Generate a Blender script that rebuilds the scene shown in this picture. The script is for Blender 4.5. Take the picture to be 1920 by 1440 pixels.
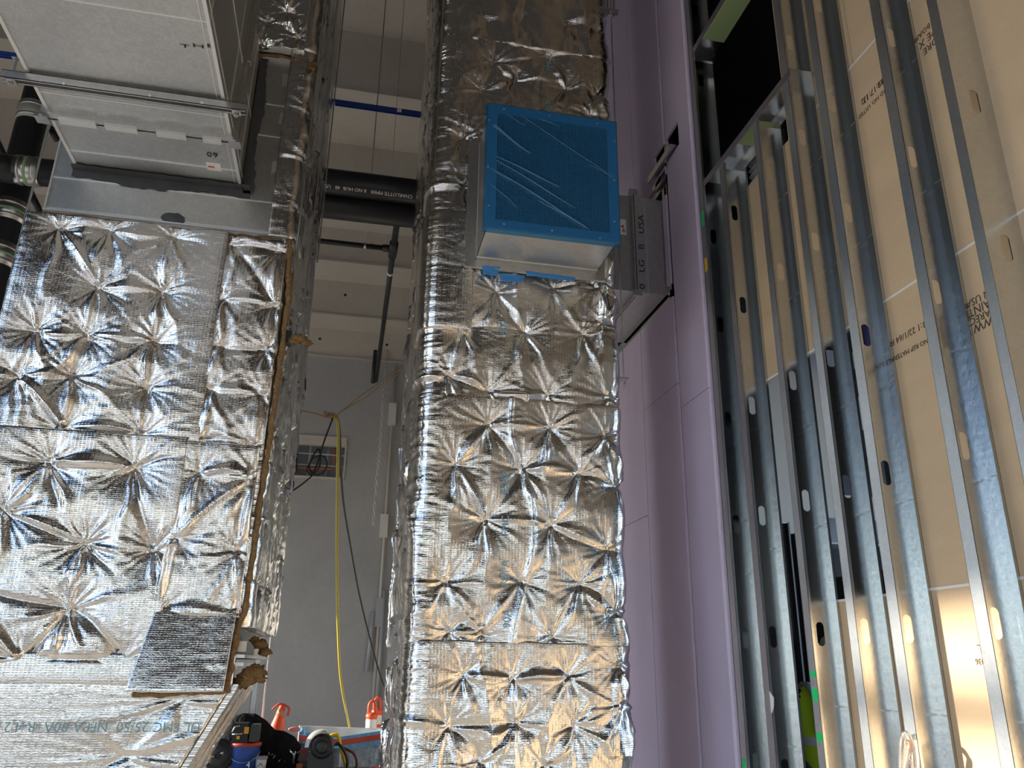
import bpy, math, random
import numpy as np
from mathutils import Vector, Matrix
for o in list(bpy.data.objects): bpy.data.objects.remove(o)
COL = bpy.context.scene.collection
SC = bpy.context.scene
rng = random.Random(7)

# ------------------------------------------------------------------ camera
F, CX, CY = 1503.0, 960.0, 720.0
EYE = Vector((0, 0, 1.6))
_p, _y, _r = math.radians(19.4), math.radians(11.6), 0.0138
FW = Vector((math.sin(_y)*math.cos(_p), math.cos(_y)*math.cos(_p), math.sin(_p)))
RT = Vector((math.cos(_y), -math.sin(_y), 0)); UP = RT.cross(FW)
RX = math.cos(_r)*RT + math.sin(_r)*UP          # picture right
RD = math.sin(_r)*RT - math.cos(_r)*UP          # picture down
cam = bpy.data.cameras.new('camera'); cam.sensor_fit = 'HORIZONTAL'; cam.sensor_width = 36.0
cam.lens = F/1920*36.0; cam.clip_start = 0.05; cam.clip_end = 500
camo = bpy.data.objects.new('camera', cam); COL.objects.link(camo)
m = Matrix((( RX.x, -RD.x, -FW.x, EYE.x), (RX.y, -RD.y, -FW.y, EYE.y), (RX.z, -RD.z, -FW.z, EYE.z), (0,0,0,1)))
camo.matrix_world = m; SC.camera = camo

# ------------------------------------------------------------------ sky, sun, exposure
SUN_DIR = Vector((0.98, -0.20, -0.262)).normalized()          # the way the sunlight travels
w = bpy.data.worlds.new('sky'); SC.world = w; w.use_nodes = True
nt = w.node_tree; nt.nodes.clear()
sky = nt.nodes.new('ShaderNodeTexSky'); sky.sky_type = 'NISHITA'; sky.sun_disc = False
sky.sun_elevation = math.radians(38); sky.sun_rotation = math.atan2(-SUN_DIR.x, -SUN_DIR.y)
sky.air_density = 1.0; sky.dust_density = 0.3; sky.ozone_density = 3.0
bg = nt.nodes.new('ShaderNodeBackground'); bg.inputs[1].default_value = 0.36
wo = nt.nodes.new('ShaderNodeOutputWorld')
tint = nt.nodes.new('ShaderNodeMix'); tint.data_type = 'RGBA'; tint.blend_type = 'MULTIPLY'; tint.inputs[0].default_value = 1.0
tint.inputs[7].default_value = (1.05, 1.0, 1.02, 1)         # the photograph's white balance
nt.links.new(sky.outputs[0], tint.inputs[6]); nt.links.new(tint.outputs[2], bg.inputs[0]); nt.links.new(bg.outputs[0], wo.inputs[0])
sl = bpy.data.lights.new('sun', 'SUN'); sl.energy = 8.0; sl.angle = 0.02; sl.color = (1.0, 0.90, 0.74)
so = bpy.data.objects.new('sun', sl); COL.objects.link(so)
so.rotation_euler = SUN_DIR.to_track_quat('-Z', 'Y').to_euler(); so.location = (-12, -8, 12)
SC.view_settings.view_transform = 'Standard'; SC.view_settings.look = 'None'
SC.view_settings.gamma = 1.0; SC.view_settings.use_curve_mapping = False
SC.view_settings.exposure = 0.62

# ------------------------------------------------------------------ placing: a point of a real plane seen along a direction
def _ray(x, y): return (RX*((x-CX)/F) + RD*((y-CY)/F) + FW)
def onY(x, y, Y):
    d = _ray(x, y); return EYE + d*((Y-EYE.y)/d.y)
def onX(x, y, X):
    d = _ray(x, y); return EYE + d*((X-EYE.x)/d.x)
def onZ(x, y, Z):
    d = _ray(x, y); return EYE + d*((Z-EYE.z)/d.z)

# ------------------------------------------------------------------ materials
MATS = {}
def mat(name, col, rough=0.6, metal=0.0, build=None, spec=None, alpha=None):
    if name in MATS: return MATS[name]
    mt = bpy.data.materials.new(name); mt.use_nodes = True
    b = mt.node_tree.nodes['Principled BSDF']
    b.inputs['Base Color'].default_value = (*col, 1); b.inputs['Roughness'].default_value = rough
    b.inputs['Metallic'].default_value = metal
    if spec is not None: b.inputs['Specular IOR Level'].default_value = spec
    MATS[name] = mt
    if build: build(mt.node_tree, b)
    return mt
def N(t, kind, **kw):
    n = t.nodes.new('ShaderNode'+kind)
    for k, v in kw.items(): setattr(n, k, v)
    return n
def coords(t, scale=(1,1,1), rot=(0,0,0)):
    tc = N(t, 'TexCoord'); mp = N(t, 'Mapping'); mp.inputs['Scale'].default_value = scale; mp.inputs['Rotation'].default_value = rot
    t.links.new(tc.outputs['Object'], mp.inputs[0]); return mp.outputs[0]
def noise(t, vec, scale, detail=4, rough=0.55, dist=0.0):
    n = N(t, 'TexNoise'); n.inputs['Scale'].default_value = scale; n.inputs['Detail'].default_value = detail
    n.inputs['Roughness'].default_value = rough; n.inputs['Distortion'].default_value = dist
    t.links.new(vec, n.inputs['Vector']); return n.outputs['Fac']
def ramp(t, fac, stops):
    r = N(t, 'ValToRGB'); e = r.color_ramp.elements
    while len(e) > 1: e.remove(e[-1])
    e[0].position = stops[0][0]; e[0].color = (*stops[0][1], 1)
    for p, c in stops[1:]:
        k = e.new(p); k.color = (*c, 1)
    t.links.new(fac, r.inputs[0]); return r.outputs[0]
def bump(t, h, strength, dist, prev=None):
    b = N(t, 'Bump'); b.inputs['Strength'].default_value = strength; b.inputs['Distance'].default_value = dist
    t.links.new(h, b.inputs['Height'])
    if prev is not None: t.links.new(prev, b.inputs['Normal'])
    return b.outputs[0]
def mathn(t, op, a, b=None):
    n = N(t, 'Math', operation=op)
    for i, v in enumerate((a, b)):
        if v is None: continue
        if isinstance(v, (int, float)): n.inputs[i].default_value = v
        else: t.links.new(v, n.inputs[i])
    return n.outputs[0]

def b_concrete(c1, c2):
    def f(t, b):
        v = coords(t)
        n1 = noise(t, v, 0.7, 6, 0.6, 0.4); n2 = noise(t, v, 14, 5, 0.6)
        mx = mathn(t, 'ADD', mathn(t, 'MULTIPLY', n1, 0.75), mathn(t, 'MULTIPLY', n2, 0.25))
        t.links.new(ramp(t, mx, [(0.32, c1), (0.68, c2)]), b.inputs['Base Color'])
        t.links.new(bump(t, n2, 0.25, 0.01), b.inputs['Normal'])
    return f
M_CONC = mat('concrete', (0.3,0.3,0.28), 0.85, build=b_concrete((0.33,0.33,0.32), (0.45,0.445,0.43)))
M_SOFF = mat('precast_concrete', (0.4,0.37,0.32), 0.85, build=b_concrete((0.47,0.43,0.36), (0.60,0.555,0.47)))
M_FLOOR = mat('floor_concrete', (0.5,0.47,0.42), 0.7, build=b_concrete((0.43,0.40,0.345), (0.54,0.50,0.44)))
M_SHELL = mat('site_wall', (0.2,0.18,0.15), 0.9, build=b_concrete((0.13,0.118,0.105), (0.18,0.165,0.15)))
M_GROUND = mat('pale_ground', (0.5,0.46,0.4), 0.95, build=b_concrete((0.44,0.40,0.34), (0.56,0.52,0.46)))

def b_foil(t, b):
    tc = N(t, 'TexCoord'); uv = tc.outputs['UV']
    def mapped(sc, rot=0.0):
        mp = N(t, 'Mapping'); mp.inputs['Scale'].default_value = (*sc, 1); mp.inputs['Rotation'].default_value = (0,0,rot); t.links.new(uv, mp.inputs[0]); return mp.outputs[0]
    def crease(sc, det, dist, rot=0.0):
        return mathn(t, 'ABSOLUTE', mathn(t, 'SUBTRACT', noise(t, mapped(sc, rot), 1.0, det, 0.6, dist), 0.5))
    # reinforcing scrim: a fine grid of threads under the foil
    sx = N(t, 'SeparateXYZ'); t.links.new(uv, sx.inputs[0])
    gx = mathn(t, 'ABSOLUTE', mathn(t, 'SINE', mathn(t, 'MULTIPLY', sx.outputs[0], 190)))
    gy = mathn(t, 'ABSOLUTE', mathn(t, 'SINE', mathn(t, 'MULTIPLY', sx.outputs[1], 330)))
    g = mathn(t, 'MAXIMUM', mathn(t, 'POWER', gx, 10), mathn(t, 'POWER', gy, 10))
    msk = ramp(t, noise(t, mapped((3,3)), 1.0, 2), [(0.42,(0,0,0)), (0.62,(1,1,1))])
    nrm = bump(t, crease((9,26), 5, 1.4), 0.15, 0.020)
    nrm = bump(t, crease((38,66), 4, 1.3, 0.06), 0.17, 0.0055, nrm)
    nrm = bump(t, mathn(t, 'MULTIPLY', crease((30,34), 4, 1.6, 0.6), msk), 0.42, 0.008, nrm)
    nrm = bump(t, g, 0.30, 0.0012, nrm)
    t.links.new(nrm, b.inputs['Normal'])
M_FOIL = mat('foil', (0.77,0.76,0.74), 0.085, 1.0, build=b_foil)
def b_fiber(t, b):
    v = coords(t, (1,1,1)); n = noise(t, v, 60, 6, 0.7, 1.0)
    t.links.new(ramp(t, n, [(0.3,(0.16,0.085,0.035)), (0.7,(0.46,0.29,0.13))]), b.inputs['Base Color'])
    t.links.new(bump(t, n, 0.9, 0.02), b.inputs['Normal'])
M_FIBER = mat('brown_fibre', (0.3,0.2,0.1), 0.95, build=b_fiber)
def b_galv(c1, c2, r1, r2, sc=26):
    def f(t, b):
        v = coords(t)
        vo = N(t, 'TexVoronoi'); vo.inputs['Scale'].default_value = sc*3; t.links.new(v, vo.inputs['Vector'])
        n = noise(t, v, sc, 3); n3 = noise(t, v, 1.3, 3)
        fx = mathn(t, 'ADD', mathn(t, 'MULTIPLY', vo.outputs['Distance'], 0.25), mathn(t, 'ADD', mathn(t, 'MULTIPLY', n, 0.4), mathn(t, 'MULTIPLY', n3, 0.35)))
        t.links.new(ramp(t, fx, [(0.25,c1), (0.65,c2)]), b.inputs['Base Color'])
        mr = N(t, 'MapRange'); mr.inputs['To Min'].default_value = r1; mr.inputs['To Max'].default_value = r2
        t.links.new(n3, mr.inputs[0]); t.links.new(mr.outputs[0], b.inputs['Roughness'])
        t.links.new(bump(t, n, 0.06, 0.01), b.inputs['Normal'])
    return f
M_DUCT = mat('duct_steel', (0.6,0.6,0.6), 0.4, 1.0, build=b_galv((0.50,0.51,0.50), (0.66,0.66,0.64), 0.34, 0.5))
M_STUD = mat('stud_steel', (0.6,0.62,0.63), 0.25, 1.0, build=b_galv((0.60,0.62,0.63), (0.72,0.74,0.75), 0.16, 0.30, 40))
M_BEAD = mat('bead_highlight', (0.86,0.86,0.84), 0.42, 0.8)  # paler than the ducts: highlights on the raised beads put into the colour
M_STEEL = mat('hardware_steel', (0.55,0.56,0.56), 0.35, 1.0)
M_SEAL = mat('grey_sealant', (0.055,0.06,0.065), 0.6, build=b_concrete((0.035,0.04,0.045),(0.085,0.09,0.095)))
def b_purple(t, b):
    v = coords(t); n = noise(t, v, 3, 5); n2 = noise(t, coords(t, (1,1,0.12)), 9, 5, 0.7)
    fx = mathn(t, 'ADD', mathn(t, 'MULTIPLY', n, 0.5), mathn(t, 'MULTIPLY', n2, 0.5))
    t.links.new(ramp(t, fx, [(0.25,(0.62,0.52,0.67)), (0.72,(0.70,0.60,0.75))]), b.inputs['Base Color'])
M_PURPLE = mat('purple_board', (0.4,0.3,0.5), 0.65, build=b_purple)
def b_kraft(t, b):
    v = coords(t); n = noise(t, coords(t, (1,0.25,1)), 6, 5, 0.6); n2 = noise(t, v, 90, 2)
    fx = mathn(t, 'ADD', mathn(t, 'MULTIPLY', n, 0.7), mathn(t, 'MULTIPLY', n2, 0.3))
    t.links.new(ramp(t, fx, [(0.3,(0.50,0.365,0.23)), (0.7,(0.60,0.45,0.295))]), b.inputs['Base Color'])
M_KRAFT = mat('kraft_board', (0.55,0.42,0.27), 0.8, build=b_kraft)
M_WHITE = mat('white_paint', (0.86,0.85,0.83), 0.6)
M_DWIN = mat('dark_window', (0.10,0.11,0.14), 0.15)
M_BLACK = mat('black_plastic', (0.018,0.019,0.021), 0.45)
M_IRON = mat('black_iron', (0.017,0.018,0.020), 0.42, build=lambda t, b: t.links.new(bump(t, noise(t, coords(t), 120, 2), 0.1, 0.004), b.inputs['Normal']))
M_CLOTH = mat('black_cloth', (0.009,0.009,0.011), 0.85, spec=0.15, build=lambda t, b: t.links.new(bump(t, noise(t, coords(t), 9, 5, 0.6, 1.0), 0.8, 0.06), b.inputs['Normal']))
M_BLUE = mat('blue_strut_paint', (0.02,0.06,0.30), 0.45)
M_BUCKET = mat('blue_plastic', (0.03,0.09,0.38), 0.35)
M_RED = mat('red_plastic', (0.45,0.05,0.03), 0.45)
M_ORANGE = mat('orange_plastic', (0.85,0.10,0.035), 0.45)
M_YELL = mat('yellow_plastic', (0.85,0.55,0.02), 0.4)
M_YCORD = mat('yellow_cord', (0.62,0.52,0.06), 0.5)
M_ROPE = mat('tan_rope', (0.42,0.33,0.20), 0.85)
M_WHITEP = mat('white_plastic', (0.8,0.8,0.78), 0.4)
M_REFL = mat('reflective_band', (0.75,0.75,0.74), 0.5)
M_GREYP = mat('grey_plastic', (0.35,0.36,0.37), 0.4)
M_DGREY = mat('dark_grey_plastic', (0.05,0.052,0.055), 0.45)
M_CARD = mat('cardboard', (0.36,0.22,0.12), 0.85)
M_TARP = mat('blue_tarp', (0.10,0.34,0.62), 0.4, build=lambda t, b: t.links.new(bump(t, noise(t, coords(t), 12, 4, 0.6, 0.8), 0.7, 0.04), b.inputs['Normal']))
M_LTARP = mat('pale_tarp', (0.50,0.66,0.85), 0.4, build=lambda t, b: t.links.new(bump(t, noise(t, coords(t), 12, 4, 0.6, 0.8), 0.7, 0.04), b.inputs['Normal']))
M_GREENREFL = mat('green_reflection', (0.36,0.48,0.22), 0.7)  # reflected green under the tracks, put in as a flat colour
M_GREENSPRAY = mat('green_spray_paint', (0.02,0.62,0.18), 0.5)
M_LIME = mat('lime_fabric', (0.68,0.95,0.04), 0.7)
M_NAVY = mat('dark_fabric', (0.012,0.013,0.018), 0.9)
M_SKIN = mat('skin', (0.42,0.24,0.16), 0.6)
M_HAIR = mat('dark_hair', (0.02,0.013,0.01), 0.8)
M_HAT = mat('white_hard_hat', (0.75,0.75,0.73), 0.35)
M_INK = mat('black_ink', (0.03,0.028,0.026), 0.8)
M_BROWNINK = mat('brown_ink', (0.09,0.06,0.035), 0.8)
M_WINK = mat('white_ink', (0.95,0.95,0.95), 0.7)
M_TEAL = mat('teal_ink', (0.16,0.33,0.36), 0.4)
M_BLUEINK = mat('pale_blue_ink', (0.20,0.40,0.55), 0.4)
M_REDINK = mat('red_ink', (0.6,0.03,0.02), 0.6)
M_GREENTAPE = mat('green_stripe', (0.20,0.36,0.19), 0.5)
M_BAND = mat('steel_band', (0.55,0.53,0.48), 0.3, 1.0)
M_TABLE = mat('bench_board', (0.22,0.21,0.20), 0.8)
M_PIPEP = mat('painted_conduit', (0.52,0.48,0.43), 0.6)
M_ORCON = mat('orange_conduit', (0.75,0.20,0.06), 0.5)
M_VOIDSHADE = mat('void_shade', (0.02,0.02,0.022), 0.9)  # near-black colour standing in for the shade of unlit voids
M_TAPE = mat('white_joint_tape', (0.72,0.70,0.66), 0.7)
M_WOOD = mat('bare_wood', (0.40,0.28,0.16), 0.8)
# blue plastic film: thin coloured film, part see-through, part shiny
def _film():
    mt = bpy.data.materials.new('blue_film'); mt.use_nodes = True; t = mt.node_tree
    b = t.nodes['Principled BSDF']; out = t.nodes['Material Output']
    b.inputs['Base Color'].default_value = (0.05,0.22,0.45,1); b.inputs['Roughness'].default_value = 0.25
    tr = N(t, 'BsdfTransparent'); tr.inputs[0].default_value = (0.17,0.45,0.70,1)
    mx = N(t, 'MixShader'); mx.inputs[0].default_value = 0.30
    n = noise(t, coords(t, (3,1,9), (0,0.7,0)), 3, 4, 0.6, 0.5)
    t.links.new(bump(t, n, 0.25, 0.03), b.inputs['Normal'])
    t.links.new(tr.outputs[0], mx.inputs[1]); t.links.new(b.outputs[0], mx.inputs[2]); t.links.new(mx.outputs[0], out.inputs[0])
    return mt
M_FILM = _film()

# ------------------------------------------------------------------ mesh helpers
class MB:
    def __init__(s): s.v = []; s.f = []
    def add(s, vs, fs):
        o = len(s.v); s.v += [tuple(p) for p in vs]; s.f += [tuple(i+o for i in q) for q in fs]; return s
    def box(s, a, b):
        x0,y0,z0 = (min(a[i],b[i]) for i in range(3)); x1,y1,z1 = (max(a[i],b[i]) for i in range(3))
        return s.add([(x0,y0,z0),(x1,y0,z0),(x1,y1,z0),(x0,y1,z0),(x0,y0,z1),(x1,y0,z1),(x1,y1,z1),(x0,y1,z1)],
                     [(3,2,1,0),(4,5,6,7),(0,1,5,4),(1,2,6,5),(2,3,7,6),(3,0,4,7)])
    def hexa(s, lo, hi):            # two quads (lists of 4 points), joined
        return s.add(list(lo)+list(hi), [(3,2,1,0),(4,5,6,7),(0,1,5,4),(1,2,6,5),(2,3,7,6),(3,0,4,7)])
    def quad(s, a, b, c, d): return s.add([a,b,c,d], [(0,1,2,3)])
    def tube(s, pts, r, n=10, cap=True, radii=None):
        pts = [Vector(p) for p in pts]; rings = []; ref = None
        for i, p in enumerate(pts):
            d = (pts[min(i+1,len(pts)-1)]-pts[max(i-1,0)]).normalized()
            if ref is None:
                ref = d.orthogonal().normalized()
            ref = (ref - d*ref.dot(d)).normalized(); q = d.cross(ref); rr = radii[i] if radii else r
            rings.append([p+ref*rr*math.cos(2*math.pi*k/n)+q*rr*math.sin(2*math.pi*k/n) for k in range(n)])
        vs = [v for R_ in rings for v in R_]; fs = []
        for i in range(len(rings)-1):
            for k in range(n):
                a = i*n+k; b = i*n+(k+1)%n; fs.append((a,b,b+n,a+n))
        if cap: fs.append(tuple(reversed(range(n)))); fs.append(tuple(range(len(vs)-n, len(vs))))
        return s.add(vs, fs)
    def lathe(s, c, prof, n=20, axis='z'):
        vs = []; fs = []
        for r, h in prof:
            for k in range(n):
                a = 2*math.pi*k/n; x, y = r*math.cos(a), r*math.sin(a)
                vs.append({'z':(c[0]+x,c[1]+y,c[2]+h), 'x':(c[0]+h,c[1]+x,c[2]+y), 'y':(c[0]+x,c[1]+h,c[2]+y)}[axis])
        for i in range(len(prof)-1):
            for k in range(n):
                a = i*n+k; b = i*n+(k+1)%n; fs.append((a,b,b+n,a+n))
        return s.add(vs, fs)
    def build(s, name, material, parent=None, smooth=False):
        me = bpy.data.meshes.new(name); me.from_pydata(s.v, [], s.f); me.materials.append(material)
        if smooth:
            for p in me.polygons: p.use_smooth = True
        me.update()
        return put(name, me, parent)
def put(name, me, parent=None):
    o = bpy.data.objects.new(name, me); COL.objects.link(o)
    if parent is not None: attach(o, parent)
    return o
def attach(o, parent):
    o.parent = parent; o.matrix_parent_inverse = Matrix.Translation(-world_loc(parent))
def world_loc(o):
    return Vector(o['_at']) if '_at' in o.keys() else Vector((0,0,0))
ROOTS = []
def thing(name, label, cat, at, group=None, kind=None):
    o = bpy.data.objects.new(name, None); COL.objects.link(o); o.location = at; o['_at'] = tuple(at)
    o.empty_display_size = 0.1; ROOTS.append(o)
    return tag(o, label, cat, group, kind)
def tag(o, label=None, cat=None, group=None, kind=None):
    if label: o['label'] = label
    if cat: o['category'] = cat
    if group: o['group'] = group
    if kind: o['kind'] = kind
    return o
def struct(o): o['kind'] = 'structure'; return o
def text(s, name, parent, loc, xdir, ydir, size, material, squash=1.0):
    xd = Vector(xdir).normalized(); yd = Vector(ydir).normalized(); zd = xd.cross(yd)
    cu = bpy.data.curves.new(name, 'FONT'); cu.body = s; cu.size = size; cu.align_x = 'CENTER'; cu.align_y = 'CENTER'; cu.resolution_u = 2
    cu.materials.append(material); cu.extrude = 0.0004
    dg = None
    o = bpy.data.objects.new(name, cu); COL.objects.link(o)
    bpy.context.view_layer.update()
    me = bpy.data.meshes.new_from_object(o.evaluated_get(bpy.context.evaluated_depsgraph_get()))
    bpy.data.objects.remove(o)
    me.transform(Matrix(((xd.x, yd.x*squash, zd.x, loc[0]), (xd.y, yd.y*squash, zd.y, loc[1]), (xd.z, yd.z*squash, zd.z, loc[2]), (0,0,0,1))))
    return put(name, me, parent)

# value noise for the foil
_T = np.random.RandomState(5).rand(256, 256)
def vnoise(x, y):
    xi = np.floor(x).astype(int); yi = np.floor(y).astype(int); fx = x-xi; fy = y-yi
    fx = fx*fx*(3-2*fx); fy = fy*fy*(3-2*fy)
    g = lambda a, b: _T[a % 256, b % 256]
    return (g(xi,yi)*(1-fx)+g(xi+1,yi)*fx)*(1-fy)+(g(xi,yi+1)*(1-fx)+g(xi+1,yi+1)*fx)*fy
def ridged(x, y, octs=3):
    s = 0; a = 1.0; t = 0
    for k in range(octs):
        s = s + a*(1-np.abs(2*vnoise(x*2**k+17*k, y*2**k+31*k)-1)); t += a; a *= 0.5
    return s/t
def resample(pts, step):
    pts = np.array(pts, float); d = np.r_[0, np.cumsum(np.hypot(*np.diff(pts, axis=0).T))]
    n = max(2, int(round(d[-1]/step))+1); s = np.linspace(0, d[-1], n)
    return np.c_[np.interp(s, d, pts[:,0]), np.interp(s, d, pts[:,1])], s
def foil(name, parent, path, z0, z1, pins, seed=1, step=0.012, puff=0.042, R=0.085, base=0.03, path_top=None, corner=0.05,
         wrinkle=0.0022, ridge=1.0, edge=0.006, flare=0.0, dents=None, material=None, back=0.0, long_folds=0):
    """One sheet of foil-faced wrap: follows PATH in plan from z0 to z1, pinned in at PINS ((s along the path, z))."""
    rs = np.random.RandomState(seed)
    A, s = resample(path, step); n = len(s)
    B = A if path_top is None else np.c_[np.interp(np.linspace(0,1,n), np.linspace(0,1,len(path_top)), np.array(path_top)[:,0]), np.interp(np.linspace(0,1,n), np.linspace(0,1,len(path_top)), np.array(path_top)[:,1])]
    if len(path) > 2 and corner > 0:
        k = int(corner/step)
        pad = np.vstack([A[:1]]*k + [A] + [A[-1:]]*k); ker = np.ones(2*k+1)/(2*k+1)
        A2 = np.c_[np.convolve(pad[:,0], ker, 'valid'), np.convolve(pad[:,1], ker, 'valid')]
        A2[:k] = A[:k]; A2[-k:] = A[-k:]; A = A2
        if path_top is None: B = A
    mrows = max(3, int(round((z1-z0)/step))+1); zz = np.linspace(z0, z1, mrows); t = (zz-z0)/(z1-z0)
    P = A[None]*(1-t)[:,None,None] + B[None]*t[:,None,None]
    tan = np.gradient(P, axis=1); tan /= np.linalg.norm(tan, axis=2, keepdims=True)
    nx, ny = tan[...,1], -tan[...,0]
    S, Z = np.meshgrid(s, zz)
    pins = np.array(pins, float).reshape(-1, 2)
    H = np.full(S.shape, puff)
    if len(pins):
        acc = np.zeros(S.shape)
        for ps, pz in pins:
            r = np.hypot(S-ps, Z-pz); acc += np.exp(-r/0.02)
        rm = -0.02*np.log(acc+1e-12); rm = np.maximum(rm, 0)
        H = puff*(1-np.exp(-(rm/R)**1.15))
        for i, (ps, pz) in enumerate(pins):
            du, dv = S-ps, Z-pz; r = np.hypot(du, dv); msk = r < 0.42
            u, v, rr = du[msk], dv[msk], r[msk]; ang = np.arctan2(v, u); add = np.zeros(u.shape)
            a0 = rs.rand()*6.28; rays = []
            rays += [(-1.571+rs.normal()*0.38, 0.09+0.16*rs.rand(), 1.0) for _ in range(rs.randint(3,5))]      # long folds that hang down
            rays += [(1.571+(k-2)*0.42+rs.normal()*0.12, 0.045+0.05*rs.rand(), 0.8) for k in range(5)]           # short gathers fanned above
            rays += [(sg+rs.normal()*0.28, 0.06+0.09*rs.rand(), 0.9) for sg in (0.0, 3.1416)]
            for k, (th, L, sc_) in enumerate(rays):
                al = u*math.cos(th)+v*math.sin(th); pe = -u*math.sin(th)+v*math.cos(th)
                pe = pe + 0.012*np.sin(al*22+k)*np.clip(al/0.15, 0, 1)
                wd = 0.0040+0.070*np.maximum(al, 0)
                amp = sc_*(0.012+0.012*rs.rand())*(1 if rs.rand() < 0.80 else -0.6)
                add += np.where(al > 0, amp*np.clip(al/0.03, 0, 1)*np.exp(-al/L)*np.exp(-np.abs(pe/wd)**1.5), 0)
            fine = 0.0030*np.sin(ang*rs.randint(19, 27)+a0+2.0*vnoise(u*30+i*7, v*30))*np.clip(rr/0.02,0,1)*np.exp(-rr/0.10)
            H[msk] += (add+fine)*ridge
        for i in range(len(pins)):              # tension folds from pin to pin
            d = np.hypot(*(pins-pins[i]).T); js = np.argsort(d)[1:4]
            for j in js:
                if d[j] > 0.45 or rs.rand() < 0.35: continue
                ax = (pins[j]-pins[i])/d[j]; du, dv = S-pins[i][0], Z-pins[i][1]
                al = du*ax[0]+dv*ax[1]; pe = -du*ax[1]+dv*ax[0]; pe = pe - (rs.rand()-0.5)*0.05*np.sin(np.pi*np.clip(al/d[j],0,1))
                env = np.clip(al/0.03,0,1)*np.clip((d[j]-al)/0.03,0,1)
                H += (0.012 if rs.rand() < 0.6 else -0.010)*ridge*env*np.exp(-np.abs(pe/0.017)**1.4)
    off = seed*13.7
    H = H + wrinkle*0.75*(ridged(S*9+off+2.5*vnoise(S*3+off,Z*4), Z*22+off, 3)-0.55)
    H = H + wrinkle*1.3*(ridged(S*4+3*off+3*vnoise(S*5,Z*5+off), Z*6+off, 2)-0.5)
    H = H + wrinkle*0.30*(ridged(S*30+off, Z*34+off*2, 2)-0.5)
    for k in range(long_folds):
        c = rs.rand()*s[-1]; wv = c+0.05*np.sin(Z*rs.uniform(2,5)+k)+0.05*(vnoise(Z*4+k*9, Z*0+k)-0.5)
        H += rs.uniform(0.008,0.016)*np.exp(-np.abs((S-wv)/rs.uniform(0.008,0.02))**1.4)
    if dents is not None: H = H + dents(S, Z)
    if edge: 
        for dist in (S-s[0], s[-1]-S, Z-z0, z1-Z): H = H - edge*np.exp(-dist/0.02)*1.0
    if flare: H = H + flare*np.exp(-(Z-z0)/0.05)
    H = H + base
    jz = 0.010*(vnoise(S*9+off, S*0+off)-0.5); ez0 = np.exp(-(Z-z0)/0.05); ez1 = np.exp(-(z1-Z)/0.05)
    X = P[...,0]+nx*H; Yc = P[...,1]+ny*H; Zc = Z+jz*(ez0+ez1)
    V = np.stack([X, Yc, Zc], -1).reshape(-1, 3)
    idx = np.arange(mrows*n).reshape(mrows, n)
    Q = np.stack([idx[:-1,:-1], idx[:-1,1:], idx[1:,1:], idx[1:,:-1]], -1).reshape(-1, 4)
    # the turned-in rim gives the sheet its thickness
    border = np.r_[idx[0,:], idx[1:,-1], idx[-1,-2::-1], idx[-2:0:-1,0]]
    nb = len(border); nrm = np.stack([nx, ny, np.zeros_like(nx)], -1).reshape(-1, 3)
    inner = V[border]-nrm[border]*(H.reshape(-1,1)[border]-back)
    o0 = len(V); V = np.vstack([V, inner]); bi = np.arange(nb)
    Q2 = np.stack([border, o0+bi, o0+(bi+1) % nb, np.roll(border, -1)], -1)
    Qa = np.vstack([Q, Q2]); me = bpy.data.meshes.new(name)
    me.vertices.add(len(V)); me.vertices.foreach_set('co', V.ravel().astype(np.float32))
    me.loops.add(Qa.size); me.loops.foreach_set('vertex_index', Qa.ravel().astype(np.int32))
    me.polygons.add(len(Qa)); me.polygons.foreach_set('loop_start', np.arange(0, Qa.size, 4, dtype=np.int32))
    me.polygons.foreach_set('use_smooth', np.r_[np.ones(len(Q), bool), np.zeros(len(Q2), bool)])
    uvl = me.uv_layers.new(name='UVMap'); uvv = np.c_[np.r_[S.ravel(), S.ravel()[border]], np.r_[Z.ravel(), Z.ravel()[border]]]
    uvl.data.foreach_set('uv', uvv[Qa.ravel()].ravel().astype(np.float32))
    me.materials.append(material or M_FOIL); me.update(calc_edges=True); me.validate()
    o = put(name, me, parent)
    return o
PIN_ME = None
def washers(parent, pts, nrm):
    """small round pin washers sunk in the dimples"""
    global PIN_ME
    if PIN_ME is None:
        b = MB().lathe((0,0,0), [(0.0005,-0.003),(0.013,-0.002),(0.015,0.004),(0.0005,0.005)], 8, 'y'); PIN_ME = bpy.data.meshes.new('pin_washer')
        PIN_ME.from_pydata(b.v, [], b.f); PIN_ME.materials.append(M_STEEL)
    for p in pts:
        o = put('pin_washer', PIN_ME, parent); o.location = p

# =================================================================== the building
XF, XB = 2.07, 2.222          # front and back of the right-hand stud wall
struct(MB().box((-7.3,-7.3,-0.2),(9.2,12.4,0)).build('floor', M_FLOOR))
struct(MB().box((-60,-70,-0.45),(60,70,-0.22)).build('ground', M_GROUND))
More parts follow.
